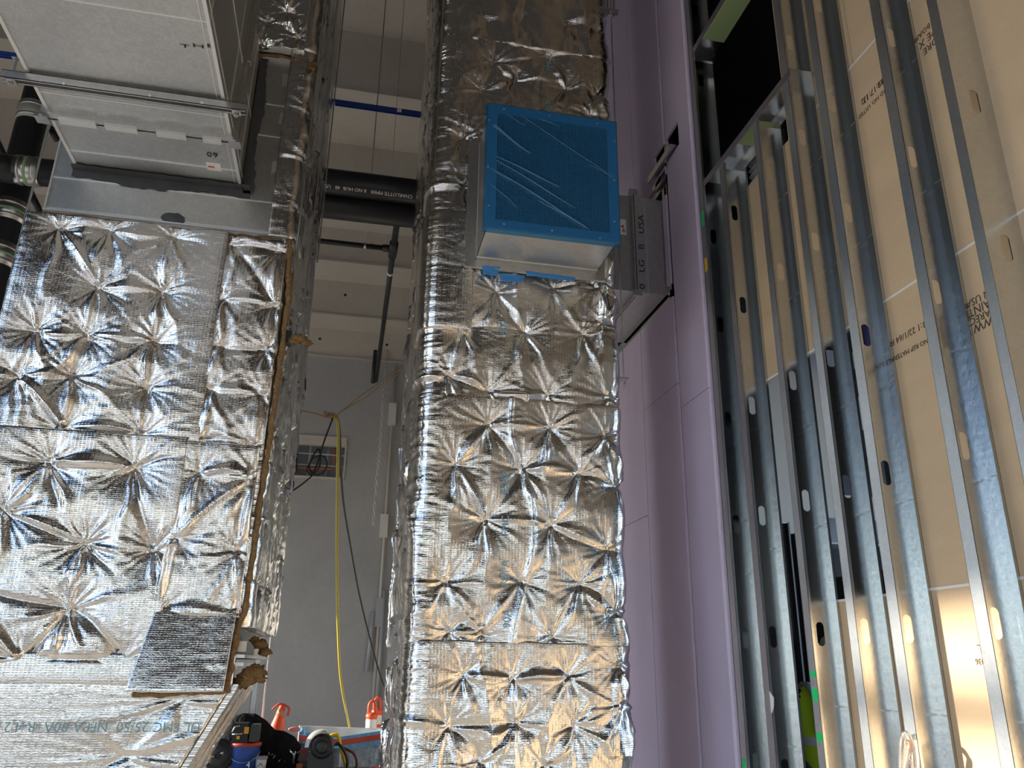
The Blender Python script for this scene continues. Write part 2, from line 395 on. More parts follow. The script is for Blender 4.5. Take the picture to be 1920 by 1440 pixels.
# wall at the back of the hall, with a ragged service opening through it
b = MB(); ox0,ox1,oz0,oz1 = -1.05,-0.08,4.2,4.82
b.box((-7.3,12,0),(ox0,12.3,6.11)).box((ox1,12,0),(9.2,12.3,6.11)).box((ox0,12,0),(ox1,12.3,oz0)).box((ox0,12,oz1),(ox1,12.3,6.11))
b.box((-7.3,12.9,0),(9.2,13.0,7))
wb = struct(b.build('wall_back', M_CONC))
MB().box((ox0,11.97,oz1-0.13),(ox1,12.06,oz1+0.01)).build('lintel', M_SOFF, wb)
MB().box((ox0,11.985,oz0-0.02),(ox1,12.1,oz0+0.012)).build('sill', M_SOFF, wb)
MB().box((ox1-0.014,11.985,oz0),(ox1+0.012,12.1,oz1)).build('jamb', M_SOFF, wb)
MB().box((ox0,12.1,oz1-0.25),(ox1,12.12,oz1-0.235)).box((ox0,12.1,oz0+0.2),(ox1,12.12,oz0+0.212)).build('cross_bar', M_PIPEP, wb)
# stepped concrete soffit over the hall
prof = [(12.0,6.11),(12.0,6.58),(11.45,6.58),(11.45,7.16),(10.82,7.16),(10.82,7.72),(10.2,7.72),(10.2,8.77),(9.01,8.77),(9.01,9.74),(8.0,9.74),(8.0,10.8),(-7.3,10.8)]
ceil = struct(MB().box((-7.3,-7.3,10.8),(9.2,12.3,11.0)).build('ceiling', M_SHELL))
for i in range(0, len(prof)-2, 2):
    (ya,za),(yb,zb),(yc,zc) = prof[i],prof[i+1],prof[i+2]
    MB().box((-7.3,ya,za+0.006),(2.05,ya+0.14,zb+0.05)).build('riser_slab', M_SOFF, ceil)
    if i < len(prof)-3: MB().box((-7.3,yc+0.004,zb),(2.05,ya-0.001,zb+0.12)).build('tread_slab', M_SOFF, ceil)
    MB().box((-7.3,ya-0.03,za-0.004),(2.05,ya-0.0005,za+0.022)).build('ledge', M_PIPEP, ceil)
    hm = MB()
    for k, xx in enumerate((-2.9,-1.6,-0.62,0.42)):
        if i in (0,2,4): hm.lathe((xx+0.17*i,ya-0.004,za+(zb-za)*0.62), [(0.0,-0.001),(0.022,0.0),(0.022,0.006)], 10, 'y')
    if hm.v: hm.build('form_hole', M_BLACK, ceil)
# site walls behind and to the left of the viewer: unseen, tall openings shaped to steer sun and sky in
b = MB(); T = 0.3
b.box((-7.3,-7.3,0),(-6.9,-7.0,10.8)).box((3.2,-7.3,3.6),(9.2,-7.0,10.8)).box((5.3,-7.3,0),(9.2,-7.0,3.6)).box((3.2,-7.3,0),(3.4,-7.0,3.6)).box((-6.9,-7.3,3.4),(3.2,-7.0,10.8))
for x in (-3.4, 0.2): b.box((x-0.15,-7.3,0),(x+0.15,-7.0,3.4))
b.box((-6.9,-7.22,2.9),(3.2,-7.1,3.02))
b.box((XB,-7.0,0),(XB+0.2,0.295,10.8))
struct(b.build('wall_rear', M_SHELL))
b = MB()
b.box((-7.3,-7.3,0),(-7.0,-6.6,10.8)).box((-7.3,6.9,0),(-7.0,8.3,10.8)).box((-7.3,11.6,0),(-7.0,12.3,10.8))
b.box((-7.3,0.5,4.35),(-7.0,6.9,10.8)).box((-7.3,-6.6,6.2),(-7.0,0.5,10.8)).box((-7.3,6.4,0),(-7.0,6.9,4.35)).box((-7.3,8.3,5.0),(-7.0,11.6,10.8)).box((-7.22,-6.6,3.93),(-7.08,6.9,4.02))
b.box((-7.3,0.5,0),(-7.0,3.0,4.35)).box((-7.3,-3.1,0),(-7.0,-2.8,4.35))
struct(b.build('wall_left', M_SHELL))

# ------------------------------------------------------------------ purple-board wall, far right
wp = bpy.data.objects.new('wall_right', None); COL.objects.link(wp); struct(wp)
XP = XF-0.016
def pboard(y0, y1, z0, z1): MB().box((XP,y0,z0),(XF,y1,z1)).build('purple_panel', M_PURPLE, wp)
SLOT = (4.36,4.80,5.03,5.22)
for z0, z1 in ((0,3.18),(3.184,5.03),(5.22,7.6),(7.604,9.9)): pboard(4.185, 4.585 if not (z0 == 3.184) else 4.585, z0, z1)
pboard(4.185,4.36,5.03,5.22)
for z0, z1 in ((0,3.36),(3.364,3.99),(5.22,7.6),(7.604,9.9)): pboard(4.625,5.236,z0,z1)
pboard(4.80,5.236,5.03,5.22); pboard(4.625,5.236,4.97,5.03)
pboard(4.64,4.705,4.10,4.80)
for z0, z1 in ((0,2.6),(2.604,3.99),(4.97,7.6),(7.604,9.9)): pboard(5.244,5.84,z0,z1)
y = 5.848
while y < 6.4:
    pboard(y, min(y+0.6,12), 0, 3.99); pboard(y, min(y+0.6,12), 3.994, 7.2); pboard(y, min(y+0.6,12), 7.204, 9.9); y += 0.606
def frame_stud(y0, y1, z0, z1): MB().box((XF+0.001,y0,z0),(XF+0.04,y1,z1)).build('frame_stud', M_STUD, wp)
frame_stud(4.57,4.70,0,4.1); frame_stud(4.57,4.65,4.1,9.9); frame_stud(5.19,5.28,0,3.97); frame_stud(5.19,5.28,4.99,9.9); frame_stud(5.80,5.90,0,9.9)
MB().box((XF+0.001,4.60,3.93),(XF+0.12,5.86,4.06)).box((XF-0.014,4.66,4.045),(XF+0.12,5.86,4.06)).build('opening_sill_track', M_STUD, wp)
MB().box((XF+0.001,4.63,4.90),(XF+0.12,5.86,5.0)).build('opening_head_track', M_STUD, wp)
MB().box((XF+0.001,4.63,4.06),(XF+0.12,4.66,4.9)).box((XF+0.001,4.70,4.06),(XF+0.12,4.735,4.9)).build('opening_jamb_stud', M_STUD, wp)
MB().box((XF+0.001,4.36,5.02),(XF+0.14,4.80,5.03)).box((XF+0.14,4.3,4.98),(XF+0.15,4.9,5.26)).build('slot_back', M_VOIDSHADE, wp)  # slot depth shaded by a near-black backing
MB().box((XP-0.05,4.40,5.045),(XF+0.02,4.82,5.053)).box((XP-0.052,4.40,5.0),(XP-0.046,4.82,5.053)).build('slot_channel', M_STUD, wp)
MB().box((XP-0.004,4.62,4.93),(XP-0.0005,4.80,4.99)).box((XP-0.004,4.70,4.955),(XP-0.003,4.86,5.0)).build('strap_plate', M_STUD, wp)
MB().box((XF+0.16,4.2,0),(XF+0.18,12,9.9)).build('cavity_back', M_VOIDSHADE, wp)
MB().box((XP,7.06,0),(XF+0.1,12,9.9)).build('concrete_return', M_CONC, wp)
scr = MB(); SCREW = None
def screw_mesh():
    global SCREW
    if SCREW is None:
        q = MB().box((-0.0025,-0.014,-0.0022),(0,0.014,0.0022)); SCREW = bpy.data.meshes.new('screw'); SCREW.from_pydata(q.v, [], q.f); SCREW.materials.append(M_BAND)
    return SCREW
def screw(parent, p):
    o = put('screw', screw_mesh(), parent); o.location = p
for z in (1.2,1.75,2.3,2.62,3.05,3.42,3.7,4.3,4.55,5.4,5.55,5.8,5.95,6.2): screw(wp, (XF, 4.606, z))
for z in (1.1,1.6,2.05,2.7,3.3): screw(wp, (XP-0.0005, 5.24, z))

# ------------------------------------------------------------------ kraft-board partition (back of the metal studs)
wk = bpy.data.objects.new('wall_partition', None); COL.objects.link(wk); struct(wk)
def kboard(y0, y1, z0, z1): MB().box((XB,y0,z0+0.0015),(XB+0.016,y1,z1-0.0015)).build('kraft_panel', M_KRAFT, wk)
rows = [(0,0.68,3.42),(0.68,1.90,3.42),(1.90,3.12,2.84),(3.12,4.36,3.87),(4.36,5.58,3.335),(5.58,6.8,3.335),(6.8,8.02,3.335)]
for i, (z0, z1, ye) in enumerate(rows):
    y = 0.3 + (0.6 if i % 2 else 0)
    if i % 2: kboard(0.3, y-0.003, z0, z1)
    while y < ye-1.3:
        kboard(y, y+2.437, z0, z1) if y+2.44 < ye-0.4 else kboard(y, ye, z0, z1)
        if y+2.44 >= ye-0.4: y = 99
        else: y += 2.44
    if y < 90: kboard(y, ye, z0, z1)
for z, ye in ((1.90,3.42),(3.12,2.84),(4.36,3.335),(5.58,3.3)):
    MB().box((XB-0.0012,0.3,z-0.005),(XB,ye,z+0.005)).build('joint_edge', M_TAPE, wk)
MB().box((XB-0.001,2.83,3.105),(XB+0.018,3.87,3.119)).build('joint_edge', M_TAPE, wk)
MB().box((XF,0.3,8.02),(XB+0.02,4.2,10.8)).build('upper_panel', M_KRAFT, wk)
def ktext(s_, px, py, size, ink=M_BROWNINK, flip=True):
    p = onX(px, py, XB); k = 1 if flip else -1
    text(s_, 'lettering', wk, (XB-0.0016, p.y, p.z), (0,k,0), (0,0,-k), size, ink)
ktext('IN 221:1 22/1/64 R', 1716, 618, 0.040); ktext('FRANCE NO REP MATERIALS', 1718, 650, 0.030); ktext('PLE', 1752, 640, 0.028)
ktext('DE IN USA', 1848, 552, 0.042); ktext('ETAINT', 1846, 572, 0.048); ktext('TC AREC', 1850, 588, 0.04); ktext('R-WW', 1853, 603, 0.048)
ktext('1/2', 1622, 186, 0.045); ktext('12:17:12', 1638, 170, 0.045); ktext('189', 1655, 152, 0.045); ktext('RECORD NO. LISTED', 1645, 185, 0.03)
ktext('WALL BOARD', 1742, 48, 0.035, M_BROWNINK); ktext('TYPE X', 1748, 62, 0.05); ktext('CORE', 1750, 80, 0.045)
ktext('PL', 1842, 1216, 0.045); ktext('2036', 1841, 1240, 0.03)

# ------------------------------------------------------------------ the steel studs
M_FLANGE = mat('flange_steel', (0.6,0.62,0.63), 0.4, 1.0, build=b_galv((0.62,0.65,0.67), (0.76,0.79,0.81), 0.30, 0.40, 40))
M_BFLANGE = mat('rear_flange_steel', (0.55,0.58,0.60), 0.25, 1.0, build=b_galv((0.52,0.56,0.58), (0.64,0.68,0.70), 0.20, 0.30, 40))
def stud_parts(b, fr, bk, y0, fw, z0, z1, xf=XF, xb=XB, toward=-1, kz=1.756, lip=0.013, slot=(0.019,0.052)):
    th = 0.0014; yf = y0+toward*fw
    fr.box((xf,y0,z0),(xf+th,yf,z1)).box((xf,yf,z0),(xf+lip,yf-toward*th,z1))
    bk.box((xb-th,y0,z0),(xb,yf,z1)).box((xb-lip,yf,z0),(xb,yf-toward*th,z1))
    xc = (xf+xb)/2; k0 = math.ceil((z0+0.1-kz)/0.6096); k1 = math.floor((z1-0.1-kz)/0.6096)
    zs = [kz+k*0.6096 for k in range(k0, k1+1)]
    cuts = [z0]+[(zs[i]+zs[i+1])/2 for i in range(len(zs)-1)]+[z1] if zs else [z0, z1]
    hw, hh = slot
    for side in (0, 1):
        yy = y0 + (0 if side == 0 else -toward*th)
        for i in range(len(cuts)-1):
            a, c = cuts[i], cuts[i+1]
            if not zs: b.quad((xf,yy,a),(xb,yy,a),(xb,yy,c),(xf,yy,c)); continue
            zc = zs[i]; ring = []
            for k in range(16):
                t = 2*math.pi*(k+0.5)/16; ring.append((xc+hw*math.cos(t), yy, zc+hw*math.sin(t)+(hh-hw)*(1 if math.sin(t) > 0 else -1)))
            outer = []
            for k in range(16):
                t = 2*math.pi*(k+0.5)/16; cx_, sz_ = math.cos(t), math.sin(t)
                if abs(cx_) > abs(sz_): outer.append((xb if cx_ > 0 else xf, yy, zc+(hh+0.03)*sz_/abs(cx_)))
                else: outer.append((xc+(xb-xc)*cx_/abs(sz_), yy, zc+(hh+0.03)*(1 if sz_ > 0 else -1)))
            n0 = len(b.v); b.v += ring+outer
            for k in range(16):
                j = (k+1) % 16; b.f.append((n0+k, n0+j, n0+16+j, n0+16+k))
            for (s0, s1) in ((a, zc-hh-0.03), (zc+hh+0.03, c)):
                b.quad((xf,yy,s0),(xb,yy,s0),(xb,yy,s1),(xf,yy,s1))
            # close the small corner gaps of the slot cell
            for sx in (xf, xb):
                for sg in (1, -1):
                    zt = zc+sg*(hh+0.03); tt = math.pi/4*1.0
                    b.add([(sx,yy,zt),(sx,yy,zc+sg*(hh+0.03)*math.tan(2*math.pi*1.5/16)),(xc+(sx-xc)*math.tan(2*math.pi*1.5/16),yy,zt)], [(0,1,2)])
def stud(label, y0, fw, z0, z1, toward=-1, screws=(), **kw):
    r = thing('metal_stud', label, 'stud', (XF, y0, z0), 'steel studs of the partition')
    b, f1, f2 = MB(), MB(), MB(); stud_parts(b, f1, f2, y0, fw, z0, z1, toward=toward, **kw); b.build('web', M_STUD, r); f1.build('flange', M_FLANGE, r); f2.build('flange', M_BFLANGE, r)
    yf = y0+toward*fw
    for z in screws: screw(r, (XB-0.0145, yf+0.016, z))
    return r
st = []
SZ = (1.45,2.25,2.75,3.45,4.05)
s00 = stud('narrow steel stud that butts against the purple boards', 4.215, 0.065, 0.05, 8.0, screws=())
s0 = stud('steel stud beside the edge stud, a green spray mark on its lower front', 4.146, 0.062, 0.05, 8.0, screws=(2.1,2.4,3.0,3.4))
s1 = stud('shorter steel stud under the duct opening, next to the purple wall side', 3.855, 0.06, 0.05, 4.50, screws=(1.25,2.2))
s2 = stud('steel stud with a row of green spray dabs on its lower front', 3.43, 0.052, 0.05, 4.50, screws=SZ)
s3 = stud('steel stud with no paint, just right of the green-dabbed stud', 3.10, 0.055, 0.05, 8.0, screws=SZ)
s4 = stud('steel stud beside the tall opening where a dark blue sliver shows', 2.83, 0.06, 0.05, 8.0, screws=SZ)
s5 = stud('steel stud between the two stencilled boards, grey cable loop at its foot', 2.39, 0.056, 0.05, 8.0, screws=SZ)
s6 = stud('nearest steel stud in view with smudges on its wide web', 2.045, 0.045, 0.05, 8.0, toward=1)
s7 = stud('steel stud at the very edge of the view', 1.62, 0.05, 0.05, 8.0)
for z, h in ((1.585,0.026),(1.50,0.055),(1.33,0.035),(0.95,0.03),(0.80,0.06),(0.7,0.05)):
    MB().box((XF-0.0012,3.43-0.004,z-h/2),(XF,3.43-0.050,z+h/2)).build('green_dab', M_GREENSPRAY, s2)
for z, h in ((1.12,0.11),(4.30,0.10)): MB().box((XF-0.0012,4.140,z-h/2),(XF,4.105,z+h/2)).build('green_dab', M_GREENSPRAY, s0)
MB().box((XF-0.0012,4.143,3.93),(XF,4.112,4.02)).build('yellow_mark', M_YELL, s0)
tb = MB().add([(XF-0.001,3.80,1.505),(XF-0.001,3.765,1.475),(XF-0.001,3.772,1.435),(XF-0.001,3.80,1.40),(XF+0.002,3.80,1.505),(XF+0.002,3.765,1.475),(XF+0.002,3.772,1.435),(XF+0.002,3.80,1.40)], [(0,1,2,3),(7,6,5,4),(0,4,5,1),(1,5,6,2),(2,6,7,3),(3,7,4,0)])
tb.build('torn_tape', M_WHITEP, s1)
for z in (1.0,1.6,2.35,3.1,3.9,4.6,5.3,5.9,6.5): screw(s00, (XF-0.001, 4.19, z))
# tracks framing the duct opening
def track(label, y0, y1, z0, z1, name='steel_track'):
    r = thing(name, label, 'track', (XF, y0, z0), 'tracks around the duct opening')
    return r
t = track('steel sill track capping the short studs below the black opening', 3.05, 4.07, 4.5, 4.56)
MB().box((XF-0.0015,3.02,4.545),(XB+0.002,4.075,4.548)).build('web', M_STUD, t)
MB().box((XF-0.003,3.02,4.50),(XF-0.0015,4.075,4.548)).build('flange', M_STUD, t)
MB().box((XB+0.002,3.02,4.50),(XB+0.0035,4.075,4.548)).build('flange', M_STUD, t)
MB().box((XF+0.01,3.44,4.5425),(XB,3.66,4.5448)).build('green_strip', M_GREENREFL, t)
t = track('steel head track above the black opening with a painted green reflection underneath', 3.05, 4.07, 5.56, 5.62)
MB().box((XF-0.0015,3.0,5.56),(XB+0.002,4.075,5.563)).build('web', M_STUD, t)
MB().box((XF-0.003,3.0,5.56),(XF-0.0015,4.075,5.61)).build('flange', M_STUD, t)
MB().box((XF+0.002,3.0,5.556),(XB,3.93,5.5598)).build('green_strip', M_GREENREFL, t)
MB().box((XF-0.001,4.055,5.50),(XB,4.075,5.56)).build('end_clip', M_STUD, t)
# louvre seen through the short-stud bay
lv = thing('louvered_vent', 'black louvered vent seen behind the short studs under the sill track', 'vent', (2.30,3.68,4.38))
for i in range(5): MB().hexa([(2.262,3.55,4.365+i*0.042),(2.262,3.85,4.365+i*0.042),(2.30,3.85,4.35+i*0.042),(2.30,3.55,4.35+i*0.042)], [(2.262,3.55,4.375+i*0.042),(2.262,3.85,4.375+i*0.042),(2.30,3.85,4.36+i*0.042),(2.30,3.55,4.36+i*0.042)]).build('slat', M_GREYP, lv)
MB().box((2.31,3.5,4.34),(2.33,3.9,4.57)).build('back_plate', M_BLACK, lv)

# ------------------------------------------------------------------ the room beyond the partition
r2 = struct(MB().box((2.40,-7.0,4.42),(9.2,11.9,4.55)).box((4.2,2.0,4.55),(4.3,6,10.8)).box((2.4,4.9,4.55),(9,5.0,10.8)).box((2.30,1.6,4.55),(9,1.7,10.8)).build('ceiling_beyond', M_VOIDSHADE))  # near-black enclosure added so the duct opening reads as dark
b = MB().box((5.5,-7.0,0),(5.7,1.8,4.4)).box((5.5,1.8,4.2),(5.7,6.2,4.4)).box((9.0,-7.3,4.4),(9.2,12.3,10.8)).box((5.5,6.2,0),(5.7,9.0,2.6))  # unseen wall, set close and left open to light the bulkhead
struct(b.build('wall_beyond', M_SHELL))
bh = struct(MB().box((2.45,6.2,2.62),(9.0,6.45,4.42)).build('wall_bulkhead', M_WHITE))
for (x0,x1,z0,z1) in ((3.86,4.06,3.35,3.62),(4.25,4.75,3.98,4.25),(4.25,4.75,3.05,3.66),(5.1,5.8,3.3,3.9),(4.0,4.6,2.64,2.84)):
    MB().box((x0,6.185,z0),(x1,6.21,z1)).build('window', M_DWIN, bh)
b = MB().box((2.3,9.0,0),(9.0,9.1,4.42)); struct(b.build('wall_dark_beyond', mat('room_shade_colour', (0.11,0.11,0.12), 0.8)))  # dimness of the room beyond put into the wall's dark grey
for i, (x, y) in enumerate(((3.06,5.38),(3.36,5.80))):
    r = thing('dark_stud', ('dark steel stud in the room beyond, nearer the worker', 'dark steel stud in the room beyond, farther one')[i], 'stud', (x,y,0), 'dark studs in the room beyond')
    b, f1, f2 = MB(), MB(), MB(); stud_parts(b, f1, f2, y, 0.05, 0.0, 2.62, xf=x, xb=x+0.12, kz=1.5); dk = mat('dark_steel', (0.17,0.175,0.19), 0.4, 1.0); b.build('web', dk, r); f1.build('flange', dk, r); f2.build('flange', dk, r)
r = thing('blue_pipe', 'dark blue upright pipe glimpsed in the narrow gap between studs', 'pipe', (2.62,3.55,0))
MB().tube([(2.62,3.42,3.0),(2.62,3.42,4.40)], 0.03, 12).build('barrel', mat('deep_blue', (0.02,0.02,0.22), 0.4), r, True); MB().tube([(2.62,3.42,0),(2.62,3.42,3.0)], 0.026, 12).build('lower_pipe', M_BLACK, r, True)

# =================================================================== the foil-wrapped riser in the middle
FY = 4.14                      # plan line of its front
cr = thing('duct_riser', 'tall middle duct riser wrapped in silver foil beside the purple wall', 'duct', (0.92,4.8,0))
MB().box((0.42,4.17,0.0),(1.40,5.43,10.7)).build('duct_core', M_DUCT, cr)
CPATH = [(0.395,5.42),(0.395,FY),(1.425,FY),(1.425,5.42)]
SF = 5.42-FY
def cpins(px, zlo, zhi, seed):
    out = []; pts = []
    for x, y in px:
        p = onY(x, y, FY-0.04); out.append((SF+p.x-0.395, p.z)); pts.append((p.x, FY-0.034, p.z))
    rs = random.Random(seed); z = zlo+0.15
    while z < zhi-0.05:
        for q in (0.25, 0.62, 1.0): out.append((q+rs.uniform(-.06,.06), z+rs.uniform(-.08,.08)))
        for q in (0.3, 0.8): out.append((SF+1.03+q, z+rs.uniform(-.08,.08)))
        out.append((SF+0.99+rs.uniform(-.02,.03), z+rs.uniform(-.1,.1)))
        z += 0.3
    washers(cr, pts, None)
    return out
sheets = [
 (0.0, 1.715, [(870,1265),(962,1272),(1065,1268),(840,1362),(966,1355),(1077,1360),(900,1430),(1020,1436)], 11, 0.036),
 (1.700, 2.985, [(915,797),(1030,803),(855,872),(980,880),(1085,888),(910,975),(1033,985),(835,1092),(975,1090),(1087,1095),(903,1188),(1033,1194),(842,1185)], 12, 0.040),
 (2.965, 4.16, [(930,548),(1035,542),(868,615),(985,625),(1092,628),(917,735),(1025,741),(840,705),(868,450),(1118,540)], 13, 0.036),
 (4.145, 5.40, [(965,150),(1062,168),(905,170),(1030,106),(870,260),(1100,330),(868,350),(1110,215),(925,118)], 14, 0.034),
 (5.385, 6.60, [(905,50),(1060,45),(975,40),(870,20),(1000,-70),(900,-90),(1090,70)], 15, 0.030),
 (6.590, 9.9, [], 16, 0.03)]
for z0, z1, px, sd, pf in sheets:
    side = lambda S, Z: 0.010*np.exp(-((S-SF+0.03)/0.10)**2)*(ridged(S*7+3*vnoise(S*9,Z*14), Z*60+4*vnoise(S*11,Z*13), 3)-0.5)*1.3
    foil('foil_sheet', cr, CPATH, z0, z1, cpins(px, z0, z1, sd), seed=sd, step=0.0075 if z1 < 6 else 0.022, puff=pf*1.2, R=0.095, base=0.028+0.004*(sd % 2),
         corner=0.05, wrinkle=0.0024 if z1 < 4.2 else 0.0065, dents=side, long_folds=5, ridge=1.0 if z1 < 4.2 else 0.85)
# crumpled extra strip over the left corner beside the grille box
foil('corner_strip', cr, [(0.395,4.42),(0.395,FY),(0.60,FY)], 3.36, 4.10, [], seed=31, step=0.009, puff=0.014, base=0.075, corner=0.06, wrinkle=0.001,
     dents=lambda S, Z: 0.007*(ridged(S*6+4*vnoise(S*9,Z*14), Z*62+4.0*vnoise(S*11,Z*13), 3)-0.4), back=0.03)
# print on the foil, reading up the sheet
for px, py, s_ in ((948,905,'25/50'),(948,985,'FMC'),(948,1075,'NFPA'),(951,1160,'90A'),(945,615,'FSK'),(1028,205,'25/50'),(1030,120,'FMC')):
    p = onY(px, py, FY-0.078); text(s_, 'lettering', cr, (p.x, p.y, p.z), (0,0,1), (-1,0,0), 0.055, M_BLUEINK if py > 300 else M_TEAL)

# the grille box that comes out of the riser, its mouth covered with blue film
gx = thing('grille_box', 'grille box with blue plastic film over its mouth on the middle riser', 'grille', (0.95,3.9,3.78))
x0,x1,z0,z1,yf,yb = 0.605,1.325,3.785,4.545,3.66,4.10
b = MB(); tk = 0.003
b.box((x0,yf+0.002,z0),(x1,yb,z0+tk)).box((x0,yf+0.002,z1-tk),(x1,yb,z1)).box((x0,yf+0.002,z0),(x0+tk,yb,z1)).box((x1-tk,yf+0.002,z0),(x1,yb,z1))
b.build('collar', M_DUCT, gx)
MB().box((x0,yb-0.10,z0-0.004),(x1,yb-0.094,z0)).box((x0-0.004,yb-0.1,z0),(x0,yb-0.094,z1)).build('bead', M_BEAD, gx)
b = MB(); yb2 = yb-0.055
b.box((x0-0.055,yb2,z0-0.05),(x1+0.055,yb2+0.006,z0)).box((x0-0.055,yb2,z1),(x1+0.055,yb2+0.006,z1+0.05)).box((x0-0.055,yb2,z0),(x0,yb2+0.006,z1)).box((x1,yb2,z0),(x1+0.055,yb2+0.006,z1))
b.box((x0-0.06,yb2-0.02,z0-0.05),(x0-0.052,yb2,z1+0.05)).box((x0-0.055,yb2-0.016,z0-0.052),(x1+0.055,yb2,z0-0.047))
b.build('base_flange', M_DUCT, gx)
for (cxx, czz) in ((x0-0.05,z0-0.045),(x1+0.05,z0-0.045),(x0-0.05,z1+0.045),(x1+0.05,z1+0.045)): MB().lathe((cxx,yb2-0.012,czz), [(0.0005,-0.012),(0.010,-0.012),(0.010,0.0),(0.016,0.0),(0.016,0.006)], 6, 'y').build('corner_bolt', M_STEEL, gx)
fw_ = 0.042; b = MB()
b.box((x0-0.012,yf-0.012,z0-0.012),(x1+0.012,yf+0.004,z0+fw_)).box((x0-0.012,yf-0.012,z1-fw_),(x1+0.012,yf+0.004,z1+0.012)).box((x0-0.012,yf-0.012,z0+fw_),(x0+fw_,yf+0.004,z1-fw_)).box((x1-fw_,yf-0.012,z0+fw_),(x1+0.012,yf+0.004,z1-fw_))
gfr = b.build('grille_frame', mat('grille_frame_white', (0.85,0.86,0.86), 0.4), gx)
b = MB(); nx_, nz_ = 46, 50
for i in range(1, nx_): xx = x0+fw_+(x1-x0-2*fw_)*i/nx_; b.box((xx-0.0011,yf-0.004,z0+fw_),(xx+0.0011,yf+0.008,z1-fw_))
for i in range(1, nz_): zz = z0+fw_+(z1-z0-2*fw_)*i/nz_; b.box((x0+fw_,yf-0.0035,zz-0.0011),(x1-fw_,yf+0.0075,zz+0.0011))
eg = b.build('egg_crate_core', mat('grille_aluminium', (0.6,0.6,0.6)), gx); eg['kind'] = 'stuff'
MB().box((x0+0.004,yb-0.02,z0+0.004),(x1-0.004,yb-0.01,z1-0.004)).build('throat_shade_sheet', M_VOIDSHADE, gx)  # near-black sheet for the shade inside the box
# film: a thin sheet over the frame with raised pull lines
n = 90; xs = np.linspace(x0-0.022, x1+0.022, n); zs = np.linspace(z0-0.026, z1+0.02, n); Xg, Zg = np.meshgrid(xs, zs); Hh = np.full(Xg.shape, 0.0)
def pull(ax, az, bx, bz, wd, hh):
    global Hh
    L = math.hypot(bx-ax, bz-az); ux, uz = (bx-ax)/L, (bz-az)/L; al = (Xg-ax)*ux+(Zg-az)*uz; pe = -(Xg-ax)*uz+(Zg-az)*ux
    Hh = Hh + hh*np.clip(al/0.02,0,1)*np.clip((L-al)/0.02,0,1)*np.exp(-(pe/wd)**2)
for q in ((925,235,995,288,.012,.012),(975,217,1150,330,.006,.009),(950,215,985,235,.006,.006),(930,293,1050,350,.009,.010),(930,300,1080,390,.008,.010),(920,315,960,340,.007,.008),(930,320,1100,425,.008,.010),(1010,375,1105,430,.007,.009),(922,345,970,390,.006,.008),(1010,222,1050,238,.006,.006),(1100,305,1152,340,.008,.007),(925,370,945,382,.005,.006)):
    a_, c_ = onY(q[0],q[1],yf-0.02), onY(q[2],q[3],yf-0.02); pull(a_.x,a_.z,c_.x,c_.z,q[4],q[5])
Hh += 0.0025*(ridged(Xg*5, Zg*9, 3)-0.5)
ed = np.minimum(np.minimum(Xg-xs[0], xs[-1]-Xg), np.minimum(Zg-zs[0], zs[-1]-Zg)); back_ = np.where(ed < 0.006, 0.035, 0.0)
vv = np.stack([Xg, yf-0.017-Hh+back_, Zg], -1).reshape(-1,3); q_ = MB(); q_.v = [tuple(v) for v in vv]
q_.f = [(j*n+i, j*n+i+1, (j+1)*n+i+1, (j+1)*n+i) for j in range(n-1) for i in range(n-1)]
q_.build('film_cover', M_FILM, gx, True)
M_FOLD = mat('folded_film', (0.10,0.27,0.46), 0.3)
for q in ((925,235,995,288,.020),(975,217,1150,330,.0035),(950,215,985,235,.003),(930,293,1050,350,.008),(930,300,1080,390,.007),(920,315,960,340,.004),(930,320,1100,425,.009),(1010,375,1105,430,.007),(922,345,970,390,.0035),(1010,222,1050,238,.003),(1105,308,1152,335,.005)):
    a_, c_ = onY(q[0],q[1],yf-0.03), onY(q[2],q[3],yf-0.03); d_ = (c_-a_); L_ = d_.length; d_.normalize(); s_ = Vector((-d_.z,0,d_.x)); kk = 7; vs = []
    for i in range(kk+1):
        u = i/kk; hw_ = q[4]*0.5*(1-0.75*u) if q[4] > 0.012 else q[4]*0.5*math.sin(math.pi*(0.1+0.8*u)); c0_ = a_+d_*(L_*u)+s_*(0.004*math.sin(5*u+q[0]))
        vs += [tuple(c0_+s_*hw_), tuple(c0_-Vector((0,0.003,0))), tuple(c0_-s_*hw_)]
    MB().add(vs, [(3*i+j,3*i+j+1,3*i+j+4,3*i+j+3) for i in range(kk) for j in range(2)]).build('film_fold', M_FOLD, gx, True)
for px, py in ((945,205),(1030,217),(1120,232),(1152,265),(1152,338),(1152,415),(1125,447),(1035,432),(945,420),(917,385),(915,312),(917,225)):
    p = onY(px, py, yf-0.02); MB().lathe((p.x, yf-0.020, p.z), [(0.0003,-0.004),(0.006,-0.002),(0.006,0.006)], 8, 'y').build('screw', M_STEEL, gx)
